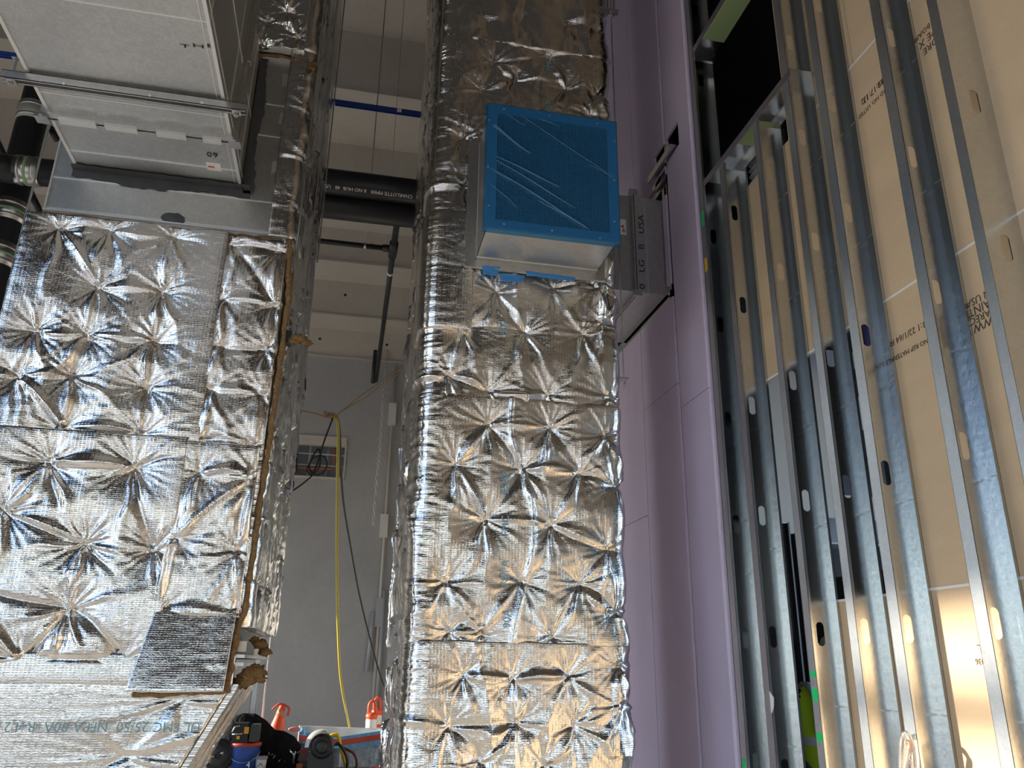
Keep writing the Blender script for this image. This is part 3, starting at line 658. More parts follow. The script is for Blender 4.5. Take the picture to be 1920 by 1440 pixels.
# torn blue film tucked under the collar
bt = thing('film_scrap', 'crumpled blue film scraps tucked under the grille box', 'film', (0.8,4.05,3.68))
for k, pts in enumerate((((903,498),(938,500),(932,518),(906,514)), ((985,507),(1080,520),(1076,528),(988,517)), ((935,512),(985,516),(978,530),(940,526)))):
    P_ = [onY(x, y, 4.030-0.004*k) for x, y in pts]; mb = MB(); nn = 10; vs = []
    for j in range(nn):
        for i in range(nn):
            u, v = i/(nn-1), j/(nn-1); p = (P_[0]*(1-u)+P_[1]*u)*(1-v)+(P_[3]*(1-u)+P_[2]*u)*v
            hq = 0.012*(ridged(np.array(u*3.0+k), np.array(v*3.0+k*5), 2)-0.5); vs.append((p.x, p.y-float(hq), p.z))
    mb.add(vs, [(j*nn+i, j*nn+i+1, (j+1)*nn+i+1, (j+1)*nn+i) for j in range(nn-1) for i in range(nn-1)]); mb.build('film_piece', mat('blue_scrap', (0.05,0.25,0.60), 0.3), bt, True)

# side duct from the riser through the purple wall
sd_ = thing('side_duct', 'bare steel duct running from the middle riser into the purple wall', 'duct', (1.75,5.1,4.04))
MB().box((1.40,4.72,4.045),(2.22,5.62,4.80)).build('duct_body', M_DUCT, sd_)
p = onY(1181, 450, 4.715)
for xx in (1.83,):
    b = MB(); h = 0.032
    b.box((xx-0.012,4.72-h,4.045-h),(xx-0.003,5.62+h,4.80+h)).box((xx+0.003,4.72-h,4.045-h),(xx+0.012,5.62+h,4.80+h)); b.build('joint_flange', M_DUCT, sd_)
    cb = MB()
    for (yy,zz) in ((4.70,4.02),(4.70,4.82)): cb.box((xx-0.03,yy-0.02,zz-0.02),(xx+0.03,yy+0.005,zz+0.02))
    cb.build('corner_clip', M_STEEL, sd_)
MB().box((1.92,4.716,4.045),(1.924,4.72,4.80)).box((1.924,4.72,4.041),(1.92,5.62,4.045)).build('bead', M_BEAD, sd_)
p = onY(1166, 425, 4.715)
MB().box((p.x-0.03,4.714,p.z-0.06),(p.x+0.03,4.719,p.z+0.06)).build('sticker', M_WHITEP, sd_)
MB().add([(p.x-0.012,4.713,p.z),(p.x+0.012,4.713,p.z-0.012),(p.x+0.012,4.713,p.z+0.016)], [(0,1,2)]).build('sticker_mark', M_REDINK, sd_)
text('6', 'lettering', sd_, (p.x+0.012,4.7125,p.z-0.03), (1,0,0),(0,0,1), 0.05, M_INK)
for s_, px, py in (('USA',1203,420),('B',1203,462),('LG',1204,498),('0',1205,537)):
    p = onY(px, py, 4.715); text(s_, 'lettering', sd_, (p.x,4.7175,p.z), (0,0,1),(-1,0,0), 0.085, M_INK, 0.7)

# =================================================================== the bigger wrapped riser on the left
LY = 4.13
lr = thing('duct_riser', 'wide left duct riser half wrapped in foil with bare steel above', 'duct', (-1.05,4.9,0))
MB().box((-1.70,4.15,1.62),(-0.455,5.70,10.7)).build('duct_core', M_DUCT, lr)
b = MB().hexa([(-1.70,4.36,0),(-1.25,4.36,0),(-1.25,4.9,0),(-1.70,4.9,0)], [(-1.70,4.16,1.60),(-0.50,4.16,1.60),(-0.50,5.05,1.60),(-1.70,5.05,1.60)]); b.build('transition_core', M_DUCT, lr)
b = MB().box((-1.72,4.125,1.585),(-0.41,5.09,1.60)).box((-1.72,4.125,1.62),(-0.41,5.72,1.635)); b.build('joint_flange', M_DUCT, lr)
b = MB()
for z in (3.87,4.06,4.50,4.72): b.box((-1.70,4.146,z),(-0.455,4.152,z+0.007))
b.box((-1.70,4.12,3.845),(-0.47,4.15,3.853))
for x in (-1.5,-1.2,-0.85,-0.6): b.box((x,4.141,3.85),(x+0.004,4.15,3.875))
b.box((-1.702,4.14,3.8),(-1.695,4.15,6)); b.build('bead', M_BEAD, lr)
# grey sealant patch and white paper tags on the bare steel
pt = MB(); cxp = onY(325, 410, 4.149); prng = random.Random(3)
ringp = [(cxp.x+0.055*math.cos(t)*(1+0.3*prng.random()), 4.146, cxp.z+0.03*math.sin(t)*(1+0.4*prng.random())) for t in [k*math.pi/8 for k in range(16)]]
pt.add(ringp+[(cxp.x,4.138,cxp.z)], [(16,(k+1) % 16,k) for k in range(16)]); pt.build('sealant_patch', M_SEAL, lr)
for (a_,b_,c_,d_) in (((530,137),(565,143),(562,163),(529,160)),((527,210),(546,214),(545,236),(521,232)),((511,302),(530,302),(534,312),(508,326))):
    P_ = [onY(x, y, 4.147) for x, y in (a_,b_,c_,d_)]; MB().hexa([(p.x,4.147,p.z) for p in P_], [(p.x,4.149,p.z) for p in P_]).build('tape_tag', mat('pale_tape', (0.42,0.42,0.40), 0.5), lr)
def lpins(px, x0, yy=4.08, wash=True):
    out = []; pts = []
    for x, y in px:
        p = onY(x, y, yy); out.append((p.x-x0, p.z)); pts.append((p.x, yy+0.02, p.z))
    if wash: washers(lr, pts, None)
    return out
zA = onY(300, 823, 4.08).z; zB = onY(250, 1233, 4.08).z
X0 = -1.745
MAIN = [(110,425),(207,430),(325,443),(185,538),(305,545),(68,620),(163,627),(290,640),(35,705),(135,705),(275,725),(120,803),(265,812)]
foil('foil_sheet', lr, [(X0,LY),(-0.74,LY)], zA-0.01, 3.80, lpins(MAIN, X0), seed=21, step=0.0065, puff=0.050, R=0.10, base=0.03, wrinkle=0.0024)
MID = [(95,868),(252,875),(160,1020),(290,1030),(132,1140),(10,960),(-60,1100),(40,1238),(230,1240)]
foil('foil_sheet', lr, [(X0,LY),(-0.785,LY)], zB-0.03, zA+0.01, lpins(MID, X0), seed=22, step=0.0065, puff=0.054, R=0.11, base=0.036, wrinkle=0.0020, ridge=1.45)
RX0 = -0.765
foil('foil_sheet', lr, [(RX0,LY),(-0.430,LY)], zA-0.02, 3.78, lpins([(430,455),(528,470),(418,560),(515,573),(410,647),(500,655),(395,730),(490,740),(375,825),(480,832)], RX0, 4.07), seed=23, step=0.009, puff=0.034, base=0.045, wrinkle=0.0030, ridge=0.9)
RX1 = -0.815
foil('foil_sheet', lr, [(RX1,LY),(-0.448,LY)], 1.80, zA-0.01, lpins([(372,887),(475,893),(445,1035),(330,1010),(300,1145),(440,1150)], RX1, 4.07), seed=24, step=0.009, puff=0.036, base=0.050, wrinkle=0.0032, ridge=1.2)
foil('foil_patch', lr, [(-0.875,LY-0.105),(-0.470,LY-0.10)], 1.475, 1.835, [], seed=25, step=0.006, puff=0.010, base=0.045, wrinkle=0.0030, path_top=[(-0.815,LY-0.025),(-0.462,LY-0.02)], edge=0.003)
# foot of the riser, which leans in to the left
foil('foil_sheet', lr, [(X0,LY+0.09),(-1.10,LY+0.09)], 0.25, 1.51, lpins([(95,1312),(235,1308),(50,1420),(295,1436),(345,1330)], X0), seed=26, step=0.008, puff=0.034, base=0.022, wrinkle=0.0012, path_top=[(X0,LY),(-0.445,LY)], ridge=0.9)
foil('foil_sheet', lr, [(X0,LY),(-0.445,LY)], 1.50, zB+0.02, [], seed=28, step=0.008, puff=0.034, base=0.022, wrinkle=0.0016)
foil('side_foil', lr, [(-1.10,LY+0.06),(-1.08,4.9)], 0.25, 1.51, [(0.3,0.8),(0.5,1.2)], seed=27, step=0.010, puff=0.02, base=0.012, path_top=[(-0.440,LY-0.03),(-0.440,5.0)], long_folds=6, wrinkle=0.003)
# corner wrap down the right side
for i, (z0, z1, xs_) in enumerate(((1.755,2.56,-0.462),(2.55,3.83,-0.455),(3.825,5.12,-0.545),(5.10,6.3,-0.50),(6.29,9.9,-0.50))):
    ps = [(0.05+(0.1 if i < 2 else 0.1), z0+0.2+0.33*k) for k in range(int((z1-z0)/0.33))] + [(0.6, z0+0.25+0.36*k) for k in range(int((z1-z0)/0.36))] + [(1.1, z0+0.12+0.36*k) for k in range(int((z1-z0)/0.36))]
    foil('corner_foil', lr, [(xs_,LY+0.01),(-0.432,LY+0.01),(-0.432,5.72)], z0, z1, ps, seed=41+i, step=0.009 if z1 < 6 else 0.022, puff=0.030, base=0.018, corner=0.035, wrinkle=0.0075, long_folds=6, ridge=1.2, path_top=[(-0.465,LY+0.01),(-0.432,LY+0.01),(-0.432,5.72)] if i == 3 else None)
foil('foil_sheet', lr, [(X0,LY),(-0.47,LY)], 5.08, 6.4, lpins([(500,40),(560,70),(540,20),(490,80),(420,-60),(560,-80)], X0), seed=47, step=0.008, puff=0.036, base=0.03, wrinkle=0.008)
foil('foil_sheet', lr, [(X0,LY),(-0.47,LY)], 6.39, 9.9, [], seed=48, step=0.03, puff=0.03, base=0.03)
foil('side_foil', lr, [(X0,5.7),(X0,LY)], 0.25, 3.80, [(0.3+0.4*i, 0.5+0.33*k) for i in range(3) for k in range(10)], seed=49, step=0.02, puff=0.03, base=0.01)
# raw brown fibre edges where the sheets are cut
def fibre(pts, wdt, name='fibre_edge', parent=lr, thick=0.03):
    """ragged ribbon of fibre along PTS"""
    q = MB(); r_ = random.Random(len(pts)*7+int(wdt*1e4)); fine = []
    for a_, c_ in zip(pts[:-1], pts[1:]):
        a_, c_ = Vector(a_), Vector(c_); k = max(2, int((c_-a_).length/0.03))
        fine += [a_.lerp(c_, i/k) for i in range(k)]
    fine.append(Vector(pts[-1]))
    q.tube([p+Vector((r_.uniform(-.004,.004), r_.uniform(-.004,.004), r_.uniform(-.004,.004))) for p in fine], wdt, 7, radii=[wdt*r_.uniform(0.7,1.3) for _ in fine])
    return q.build(name, M_FIBER, parent, True)
E1 = [onY(x, y, 4.085) for x, y in ((543,452),(540,560),(530,650),(517,740),(505,830),(498,880),(483,980),(470,1070),(457,1150),(445,1180),(438,1225),(424,1298))]
fibre(E1, 0.015)
fibre([onY(x, y, 4.0) for x, y in ((247,1302),(300,1303),(345,1301),(424,1296))], 0.010)
fibre([onY(x, y, 4.10) for x, y in ((78,398),(180,410),(300,425),(420,438),(530,448))], 0.007)
fibre([onY(x, y, 4.09) for x, y in ((480,103),(530,106),(575,115))], 0.010)
fibre([onY(x, y, 4.085) for x, y in ((430,444),(405,560),(390,650),(370,760),(357,830))], 0.0045)
fibre([onY(x, y, 4.085) for x, y in ((338,862),(325,960),(305,1060),(292,1140))], 0.0045)
def fluff(pts_px, Y, name='fibre_tuft'):
    for k, (x, y, r_) in enumerate(pts_px):
        p = onY(x, y, Y); q = MB(); rr = random.Random(k*31+int(x)); nr, nc = 7, 10; vs = []
        for j in range(nr):
            ph = math.pi*(j+0.5)/nr
            for i in range(nc):
                th = 2*math.pi*i/nc; R_ = r_*rr.uniform(0.65,1.35); vs.append((p.x+R_*math.sin(ph)*math.cos(th)*1.3, p.y+R_*math.sin(ph)*math.sin(th)*0.8, p.z+R_*math.cos(ph)*0.8))
        q.add(vs, [(j*nc+i, j*nc+(i+1) % nc, (j+1)*nc+(i+1) % nc, (j+1)*nc+i) for j in range(nr-1) for i in range(nc)]+[tuple(range(nc)), tuple(reversed(range((nr-1)*nc, nr*nc)))])
        q.build(name, M_FIBER, lr, True)
fluff([(560,635,0.030),(575,643,0.022),(551,640,0.022)], 4.10)
fluff([(488,1208,0.030),(497,1222,0.026),(478,1200,0.020)], 4.35)
fluff([(468,1266,0.045),(482,1258,0.036),(458,1278,0.036),(488,1272,0.022)], 4.18)
fluff([(583,128,0.022),(590,120,0.018)], 4.08)
for (x0_,y0_,x1_,y1_) in ((445,1202,461,1222),(435,1244,444,1256)):
    a_, c_ = onY(x0_, y0_, 4.145), onY(x1_, y1_, 4.145); MB().box((a_.x,4.142,a_.z),(c_.x,4.149,c_.z)).build('white_label', M_WHITEP, lr)
MB().box((-0.452,4.16,1.64),(-0.448,5.0,1.75)).build('side_panel', mat('dark_duct', (0.16,0.18,0.19), 0.5, 0.6), lr)
text('0   9/4   R-4.2   NFPA-90A   25/50   FMC   UL'.replace('0   9/4','UL FMC 25/50  NFPA-90A').split('   R-4.2')[0]+'  R-4.2  6/4  0', 'lettering', lr, (onY(158,1362,4.065).x, 4.052, onY(158,1362,4.065).z), (-1,0,0), (0,0,-1), 0.058, M_TEAL)

# the branch duct that comes out of it, overhead
bd = thing('branch_duct', 'bare steel branch duct overhead coming forward out of the left riser', 'duct', (-1.14,3.0,4.12))
bx0,bx1,bz0,bz1 = -1.585,-0.725,4.13,5.04
MB().box((bx0,2.0,bz0),(bx1,4.15,bz1)).build('duct_body', M_DUCT, bd)
b = MB()
for yy in (3.97,3.50,2.87,2.45): b.box((bx0,yy,bz0-0.005),(bx1,yy+0.006,bz0)).box((bx1,yy,bz0),(bx1+0.005,yy+0.006,bz1))
b.box((bx1-0.012,2.0,bz0-0.006),(bx1+0.004,4.15,bz0+0.004)).box((bx0-0.004,2.0,bz0-0.006),(bx0+0.012,4.15,bz0+0.004)).box((bx1-0.034,2.0,bz0-0.003),(bx1-0.030,4.15,bz0))
b.box((bx1,2.0,bz0+0.05),(bx1+0.004,4.15,bz0+0.056)).box((bx1,2.0,bz0+0.45),(bx1+0.004,4.15,bz0+0.456))
b.build('bead', M_BEAD, bd)
jf = MB(); h = 0.034
for yy in (3.655,3.675):
    jf.box((bx0-h,yy,bz0-h),(bx1+h,yy+0.007,bz0)).box((bx1,yy,bz0),(bx1+h,yy+0.007,bz1+h)).box((bx0-h,yy,bz0),(bx0,yy+0.007,bz1+h))
jf.build('joint_flange', M_DUCT, bd)
for (xa, xb_) in ((-1.53,-1.36),(-1.32,-1.17),(-1.08,-0.94),(-0.86,-0.77)): MB().box((xa,3.648,bz0-0.042),(xb_,3.690,bz0-0.026)).build('joint_cleat', mat('bright_cleat', (0.75,0.75,0.73), 0.4, 0.6), bd)
for zz in (4.3,4.6): MB().box((bx1+0.022,3.648,zz),(bx1+0.040,3.69,zz+0.16)).build('joint_cleat', M_DUCT, bd)
for xx in (bx0-0.02, bx1+0.02): MB().box((xx-0.03,3.64,bz0-0.045),(xx+0.03,3.70,bz0-0.02)).lathe((xx,3.63,bz0-0.03), [(0.0005,0),(0.011,0),(0.011,0.08),(0.0005,0.08)], 6, 'y').build('corner_clip', M_STEEL, bd)
# smeared grey sealant round the root
q = MB(); rr = random.Random(9)
xs_ = np.linspace(bx0-0.02, bx1+0.05, 34); vs = []
for x in xs_: vs += [(x,4.10+rr.uniform(-.012,.0),bz0-0.007),(x,4.1445,bz0-0.012),(x,4.1445,bz0-0.060-0.012*math.sin(x*9)-rr.uniform(0,.010))]
q.add(vs, [(3*i+j,3*i+j+1,3*i+3+j+1,3*i+3+j) for i in range(len(xs_)-1) for j in range(2)])
zs_ = np.linspace(bz0-0.03, bz1+0.0, 34); vs = []
for z in zs_: vs += [(bx1+0.006,4.11,z),(bx1+0.012,4.1445,z),(bx1+0.055+0.010*math.sin(z*11)+rr.uniform(-.006,.006),4.1445,z)]
q.add(vs, [(3*i+j,3*i+j+1,3*i+3+j+1,3*i+3+j) for i in range(len(zs_)-1) for j in range(2)])
q.build('sealant_smear', M_SEAL, bd)
p = onZ(401, 313, bz0-0.002)
stk = MB().box((p.x-0.037,p.y-0.035,bz0-0.003),(p.x+0.037,p.y+0.035,bz0)).build('sticker', M_WHITEP, bd)
MB().box((p.x-0.03,p.y-0.006,bz0-0.0036),(p.x+0.004,p.y+0.006,bz0-0.003)).build('sticker_mark', M_REDINK, stk)
p = onZ(398, 290, bz0-0.002); text('60', 'lettering', bd, (p.x,p.y,bz0-0.0025), (-1,0,0),(0,1,0), 0.06, M_INK)
for s_, px in (('T',347),('H',372),('E',395)):
    p = onZ(px, 87, bz0-0.002); text(s_, 'lettering', bd, (p.x,p.y,bz0-0.0025), (1,0,0),(0,-1,0), 0.075, M_INK, 0.35)
# strut trapeze under it, hung on threaded rods
tr = thing('strut_trapeze', 'steel strut bar under the overhead branch duct on threaded rods', 'hanger', (-1.14,3.38,4.06))
b = MB(); ty = 3.385; tz1 = bz0-0.012
b.box((bx0-0.10,ty-0.021,tz1-0.041),(bx1+0.10,ty-0.018,tz1)).box((bx0-0.10,ty+0.018,tz1-0.041),(bx1+0.10,ty+0.021,tz1)).box((bx0-0.10,ty-0.021,tz1-0.003),(bx1+0.10,ty+0.021,tz1))
b.box((bx0-0.10,ty-0.021,tz1-0.041),(bx1+0.10,ty-0.011,tz1-0.038)).box((bx0-0.10,ty+0.011,tz1-0.041),(bx1+0.10,ty+0.021,tz1-0.038)); b.build('strut_channel', M_DUCT, tr)
for xx in (bx0-0.06, bx1+0.06):
    MB().tube([(xx,ty,tz1-0.07),(xx,ty,10.7)], 0.005, 8).build('threaded_rod', M_STEEL, tr)
    MB().lathe((xx,ty,tz1-0.062), [(0.0005,0),(0.013,0),(0.013,0.016),(0.0005,0.016)], 6).box((xx-0.02,ty-0.02,tz1-0.046),(xx+0.02,ty+0.02,tz1-0.041)).build('nut_and_plate', M_STEEL, tr)
for xx in (-1.42,-1.05,-0.82): MB().lathe((xx,ty-0.024,tz1-0.034), [(0.0005,-0.004),(0.006,-0.004),(0.006,0.004)], 6, 'y').build('screw', M_WHITEP, tr)

# =================================================================== rods and hangers beside the risers
def rod(label, pts, r=0.005, name='threaded_rod'):
    h = thing(name, label, 'rod', tuple(pts[0]), 'hanger rods'); MB().tube(pts, r, 8).build('rod_shank', M_STEEL, h); return h
p = onX(549, 615, -0.385); r_ = rod('threaded rod down the foil corner of the left riser', [(-0.385,4.105,3.27),(-0.385,4.105,10.6)])
MB().box((-0.405,4.085,3.285),(-0.365,4.14,3.29)).lathe((-0.385,4.105,3.272), [(0.0005,0),(0.011,0),(0.011,0.013),(0.0005,0.013)], 6).build('nut_and_plate', M_STEEL, r_)
MB().box((-0.42,4.09,3.20),(-0.36,4.16,3.27)).build('bracket_end', M_BLACK, r_)
rod('thin rod behind the right rear edge of the left riser', [(-0.345,5.30,4.3),(-0.345,5.30,10.6)])
rod('thin rod in front of the left riser rear corner, above the rope', [(-0.36,4.75,2.6),(-0.36,4.75,10.6)], 0.004)
rod('thin rod in front of the left corner of the middle riser', [(0.352,4.10,3.42),(0.352,4.10,10.6)])
rod('thin rod beside the blue strut end at the middle riser', [(0.345,5.2,4.4),(0.345,5.2,10.6)], 0.004)
rr_ = rod('threaded rod between the middle riser and the purple wall', [(1.495,4.10,3.10),(1.495,4.10,10.6)])
MB().lathe((1.495,4.10,3.13), [(0.0005,0),(0.011,0),(0.011,0.013),(0.0005,0.013)], 6).box((1.44,4.07,3.155),(1.515,4.13,3.16)).box((1.44,4.07,3.16),(1.445,4.13,3.24)).build('nut_and_plate', M_STEEL, rr_)
br = thing('strut_bracket', 'steel strut bracket on the top right corner of the middle riser', 'bracket', (1.50,4.1,5.85))
MB().box((1.40,4.06,5.80),(1.54,4.10,5.815)).box((1.47,4.08,5.80),(1.475,4.12,6.4)).box((1.515,4.08,5.80),(1.52,4.12,6.4)).build('arm', M_STEEL, br)
lb = thing('rod_bracket', 'small steel clip bracket at the left edge of the left riser', 'bracket', (-1.80,4.1,3.25))
p = onY(40, 565, 4.1); MB().box((p.x-0.06,4.08,p.z),(p.x+0.05,4.12,p.z+0.006)).box((p.x-0.06,4.08,p.z),(p.x-0.054,4.12,p.z+0.09)).box((p.x-0.02,4.08,p.z-0.05),(p.x-0.014,4.12,p.z+0.04)).lathe((p.x-0.03,4.1,p.z-0.03), [(0.0005,0),(0.012,0),(0.012,0.03),(0.0005,0.03)], 6).build('clip', M_STEEL, lb)
q = onY(88, 300, 4.12); q2 = onY(22, 610, 4.12); rod('long steel rod along the left edge of the left riser', [(q.x-0.035,4.12,2.9),(q.x-0.035,4.12,10.6)], 0.006)
wb_ = thing('white_strut', 'short white strut end poking out left of the left riser', 'strut', (-1.98,4.3,3.08))
p = onY(12, 604, 4.3); MB().box((p.x-0.35,4.28,p.z-0.018),(p.x+0.06,4.32,p.z+0.018)).build('channel', M_WHITEP, wb_); MB().lathe((p.x-0.03,4.30,p.z+0.018), [(0.0005,0.03),(0.012,0.03),(0.012,0.0)], 6).build('bolt', M_STEEL, wb_)

us = thing('steel_upright', 'pale steel upright behind the black cover, beside the left riser foot', 'strut', (-0.7,9.1,0))
p = onY(476,1310,9.1); MB().box((p.x-0.030,9.08,0),(p.x-0.026,9.14,3.2)).box((p.x+0.026,9.08,0),(p.x+0.030,9.14,3.2)).box((p.x-0.030,9.08,0),(p.x+0.030,9.084,3.2)).build('channel', M_FLANGE, us); MB().box((p.x-0.06,9.06,0),(p.x+0.06,9.16,0.008)).build('foot_plate', M_STEEL, us)
p = onY(497,1300,9.2); rod('long steel rod standing between the black cover and back wall', [(p.x,9.2,0.0),(p.x,9.2,8.77)], 0.012)
# blue strut spanning behind both risers
bs = thing('blue_strut', 'long blue strut channel spanning high up behind the two risers', 'strut', (-1.0,6.0,6.2))
b = MB(); b.box((-4.2,5.98,6.21),(0.41,5.984,6.25)).box((-4.2,6.016,6.21),(0.41,6.02,6.25)).box((-4.2,5.98,6.246),(0.41,6.02,6.25)).box((-4.2,5.98,6.21),(0.41,5.99,6.213)); b.build('channel', M_BLUE, bs)
for x in (-2.93,-0.40,0.385): MB().lathe((x,6.0,6.19), [(0.0005,0),(0.014,0),(0.014,0.02),(0.0005,0.02)], 6).box((x-0.02,5.975,6.205),(x+0.02,6.025,6.213)).build('nut_and_plate', M_STEEL, bs)
MB().box((0.155,5.972,6.212),(0.195,5.98,6.25)).build('white_tag', M_WHITEP, bs)
ss = thing('slotted_strut', 'slotted dark strut hanging upright at the blue strut end', 'strut', (0.40,6.05,6.22))
b = MB(); b.box((0.37,6.03,6.22),(0.374,6.07,6.75)).box((0.41,6.03,6.22),(0.414,6.07,6.75)).box((0.37,6.066,6.22),(0.414,6.07,6.75)); 
for k in range(9): b.box((0.37,6.03,6.22+0.06*k),(0.414,6.034,6.22+0.06*k+0.022))
b.build('channel', M_GREYP, ss)

# =================================================================== black pipes
pp = thing('drain_pipe', 'upper of two big black horizontal pipes behind the risers', 'pipe', (0,6.1,5.53), 'big black horizontal pipes')
y1,z1 = 6.10,5.49; MB().tube([(-1.55,y1,z1),(1.6,y1,z1)], 0.112, 28).build('barrel', M_IRON, pp, True)
p2 = thing('drain_pipe', 'lower black horizontal pipe running left to a banded tee', 'pipe', (0,6.22,5.30), 'big black horizontal pipes')
y2,z2 = 6.26,5.36; MB().tube([(-3.05,y2,z2-0.02),(1.6,y2,z2)], 0.112, 28).build('barrel', M_IRON, p2, True)
def pipe_text(s_, par, px, py, yc, zc, ang):
    p = onY(px, py, yc); ny, nz = -math.cos(ang), -math.sin(ang)
    return text(s_, 'lettering', par, (p.x, yc+ny*0.1135, zc+nz*0.1135), (-1,0,0), (0,-nz,ny), 0.042, M_WINK)
pipe_text('CHARLOTTE PIPE®   8 NO HUB  40   USA', pp, 690, 350, y1, z1, math.radians(52))
pipe_text('USA   CHARLOTTE PIPE®   8 NO', p2, 660, 400, y2, z2, math.radians(66))
for x in (0.0,): rod('thin rod holding up the big black pipes', [(x-0.02,6.15,5.6),(x-0.02,6.15,10.8)], 0.0032)
# banded couplings and the vertical stack on the far left
def band(par, a_, c_, r, stripe=True, mt=None):
    a_, c_ = Vector(a_), Vector(c_); o = MB().tube([a_,c_], r, 24).build('coupling_band', mt or M_BAND, par, True)
    m_ = (a_+c_)/2; d = (c_-a_)*0.06
    if stripe: MB().tube([m_-d,m_+d], r+0.003, 24).build('green_stripe', M_GREENTAPE, o, True)
    for k in (-1,1):
        e_ = m_+(c_-a_)*0.3*k; MB().tube([e_-(c_-a_)*0.05,e_+(c_-a_)*0.05], r+0.004, 24).build('clamp_strap', M_STEEL, o, True)
vp = thing('drain_stack', 'tall black vertical drain stack with steel bands at the left edge', 'pipe', (-2.96,6.6,0))
vx,vy,vr = -2.965,6.62,0.128
MB().tube([(vx,vy,0.0),(vx,vy,9.6)], vr, 28).build('barrel', M_IRON, vp, True)
band(vp, (vx,vy,6.02),(vx,vy,6.20), vr+0.006, False, mat('pale_band', (0.42,0.42,0.33), 0.5, 0.3)); band(vp, (vx,vy,5.03),(vx,vy,5.22), vr+0.006); band(vp, (vx,vy,4.62),(vx,vy,4.82), vr+0.006)
text('#4', 'lettering', vp, (vx+0.03,vy-vr-0.002,4.52), (0,0,1), (-1,0,0), 0.10, M_WINK)
text('Storm', 'lettering', vp, (vx+0.03,vy-vr-0.002,4.15), (0,0,1), (-1,0,0), 0.12, M_WINK)
band(p2, (-2.83,y2,z2-0.02),(-2.65,y2,z2-0.02), 0.118)
bp = thing('bent_pipe', 'black pipe bend left of the banded tee at the left edge', 'pipe', (-3.1,6.2,5.2))
MB().tube([(-2.84,y2,z2-0.03),(-2.98,y2-0.02,z2-0.03),(-3.10,y2-0.04,z2-0.08),(-3.17,y2-0.05,z2-0.2),(-3.2,y2-0.05,z2-0.5),(-3.28,y2-0.05,1.0)], 0.112, 24).build('barrel', M_IRON, bp, True)
band(bp, (-3.185,y2-0.05,z2-0.42),(-3.20,y2-0.05,z2-0.28), 0.118)
th = thing('thin_black_pipe', 'thin black slanting pipe crossing behind the drain stack', 'pipe', (-3.0,7.2,5.6))
MB().tube([onY(-20,232,7.2),onY(22,325,7.2)], 0.03, 12).tube([onY(95,240,7.2),onY(106,262,7.2)], 0.03, 12).tube([onY(55,355,7.2),onY(76,400,7.2)], 0.03, 12).build('barrel', M_IRON, th, True)

# fire-sprinkler line
sp = thing('sprinkler_pipe', 'thin black sprinkler pipe with a tee running back to the wall', 'pipe', (0.28,9,5.75))
MB().tube([(0.265,6.5,5.75),(0.265,7.62,5.75)], 0.032, 14).tube([(0.265,7.62,5.75),(0.29,11.9,5.75)], 0.030, 14).build('main_pipe', M_IRON, sp, True)
MB().tube([(-1.2,7.64,5.75),(0.265,7.64,5.75)], 0.028, 14).build('branch_pipe', M_IRON, sp, True)
MB().tube([(0.265,7.50,5.75),(0.265,7.80,5.75)], 0.046, 14).tube([(0.15,7.64,5.75),(0.265,7.64,5.75)], 0.040, 14).build('tee', M_IRON, sp, True)
for y in (8.2,): MB().tube([(0.268,y-0.02,5.75),(0.268,y+0.02,5.75)], 0.036, 14).build('white_ring', M_WHITEP, sp, True)
for x in (-0.03,0.19): MB().tube([(x-0.012,7.64,5.75),(x+0.012,7.64,5.75)], 0.034, 12).tube([(x,7.64,5.77),(x,7.64,10.8)], 0.0028, 6).build('hanger_rod', M_STEEL, sp, True)
dr = thing('drop_pipe', 'short black drop pipe beside the far end of the sprinkler line', 'pipe', (0.25,11.7,5.8))
MB().tube([onY(704,657,11.8),onY(699,718,11.8)], 0.032, 12).build('barrel', M_IRON, dr, True)

# =================================================================== on the back wall
def on_wall(x, y, d=0.0): return onY(x, y, 12.0-d)
cd = thing('conduit', 'grey conduit with two long boxes running down the back wall', 'conduit', (0.57,11.95,0.6))
MB().tube([(0.585,11.96,6.05),(0.57,11.96,0.7)], 0.022, 10).build('tube', M_PIPEP, cd, True)
for (x,z) in ((0.575,5.24),(0.56,3.52)): MB().box((x-0.055,11.90,z-0.17),(x+0.055,12.0,z+0.17)).build('junction_box', mat('box_paint', (0.66,0.63,0.58), 0.6), cd)
MB().box((0.52,11.93,2.1),(0.64,12.0,2.5)).build('low_box', M_GREYP, cd); MB().tube([(0.63,11.95,2.6),(0.62,11.95,0.7)], 0.03, 8).tube([(0.50,11.95,2.3),(0.46,11.95,1.5)], 0.03, 8).build('lower_tube', M_GREYP, cd, True)
# things in the wall opening
for k,(xx,lab) in enumerate(((-0.62,'pale upright pipe at the left inside the wall opening'),(-0.35,'grey upright pipe in the middle of the wall opening'))):
    r = thing('opening_pipe', lab, 'pipe', (xx,12.3,4.2), 'pipes in the wall opening'); MB().tube([(xx,12.3,4.0),(xx+0.02,12.3,5.2)], 0.016, 8).build('tube', M_PIPEP if k == 0 else M_GREYP, r, True)
oc = thing('orange_conduit', 'bright orange conduit bent inside the wall opening', 'conduit', (-0.45,12.2,4.4))
MB().tube([(-1.05,12.2,4.36),(-0.27,12.2,4.38),(-0.25,12.2,4.42),(-0.25,12.2,4.80)], 0.014, 8).build('tube', M_ORCON, oc, True)
bk = thing('black_bracket', 'small black clip hanging at the left of the wall opening', 'clip', (-0.83,12.05,4.4)); MB().tube([(-0.80,12.05,4.55),(-0.77,12.05,4.27)], 0.018, 6).lathe((-0.80,12.05,4.53), [(0.0005,0),(0.03,0),(0.03,0.03),(0.0005,0.03)], 8).build('body', M_BLACK, bk)

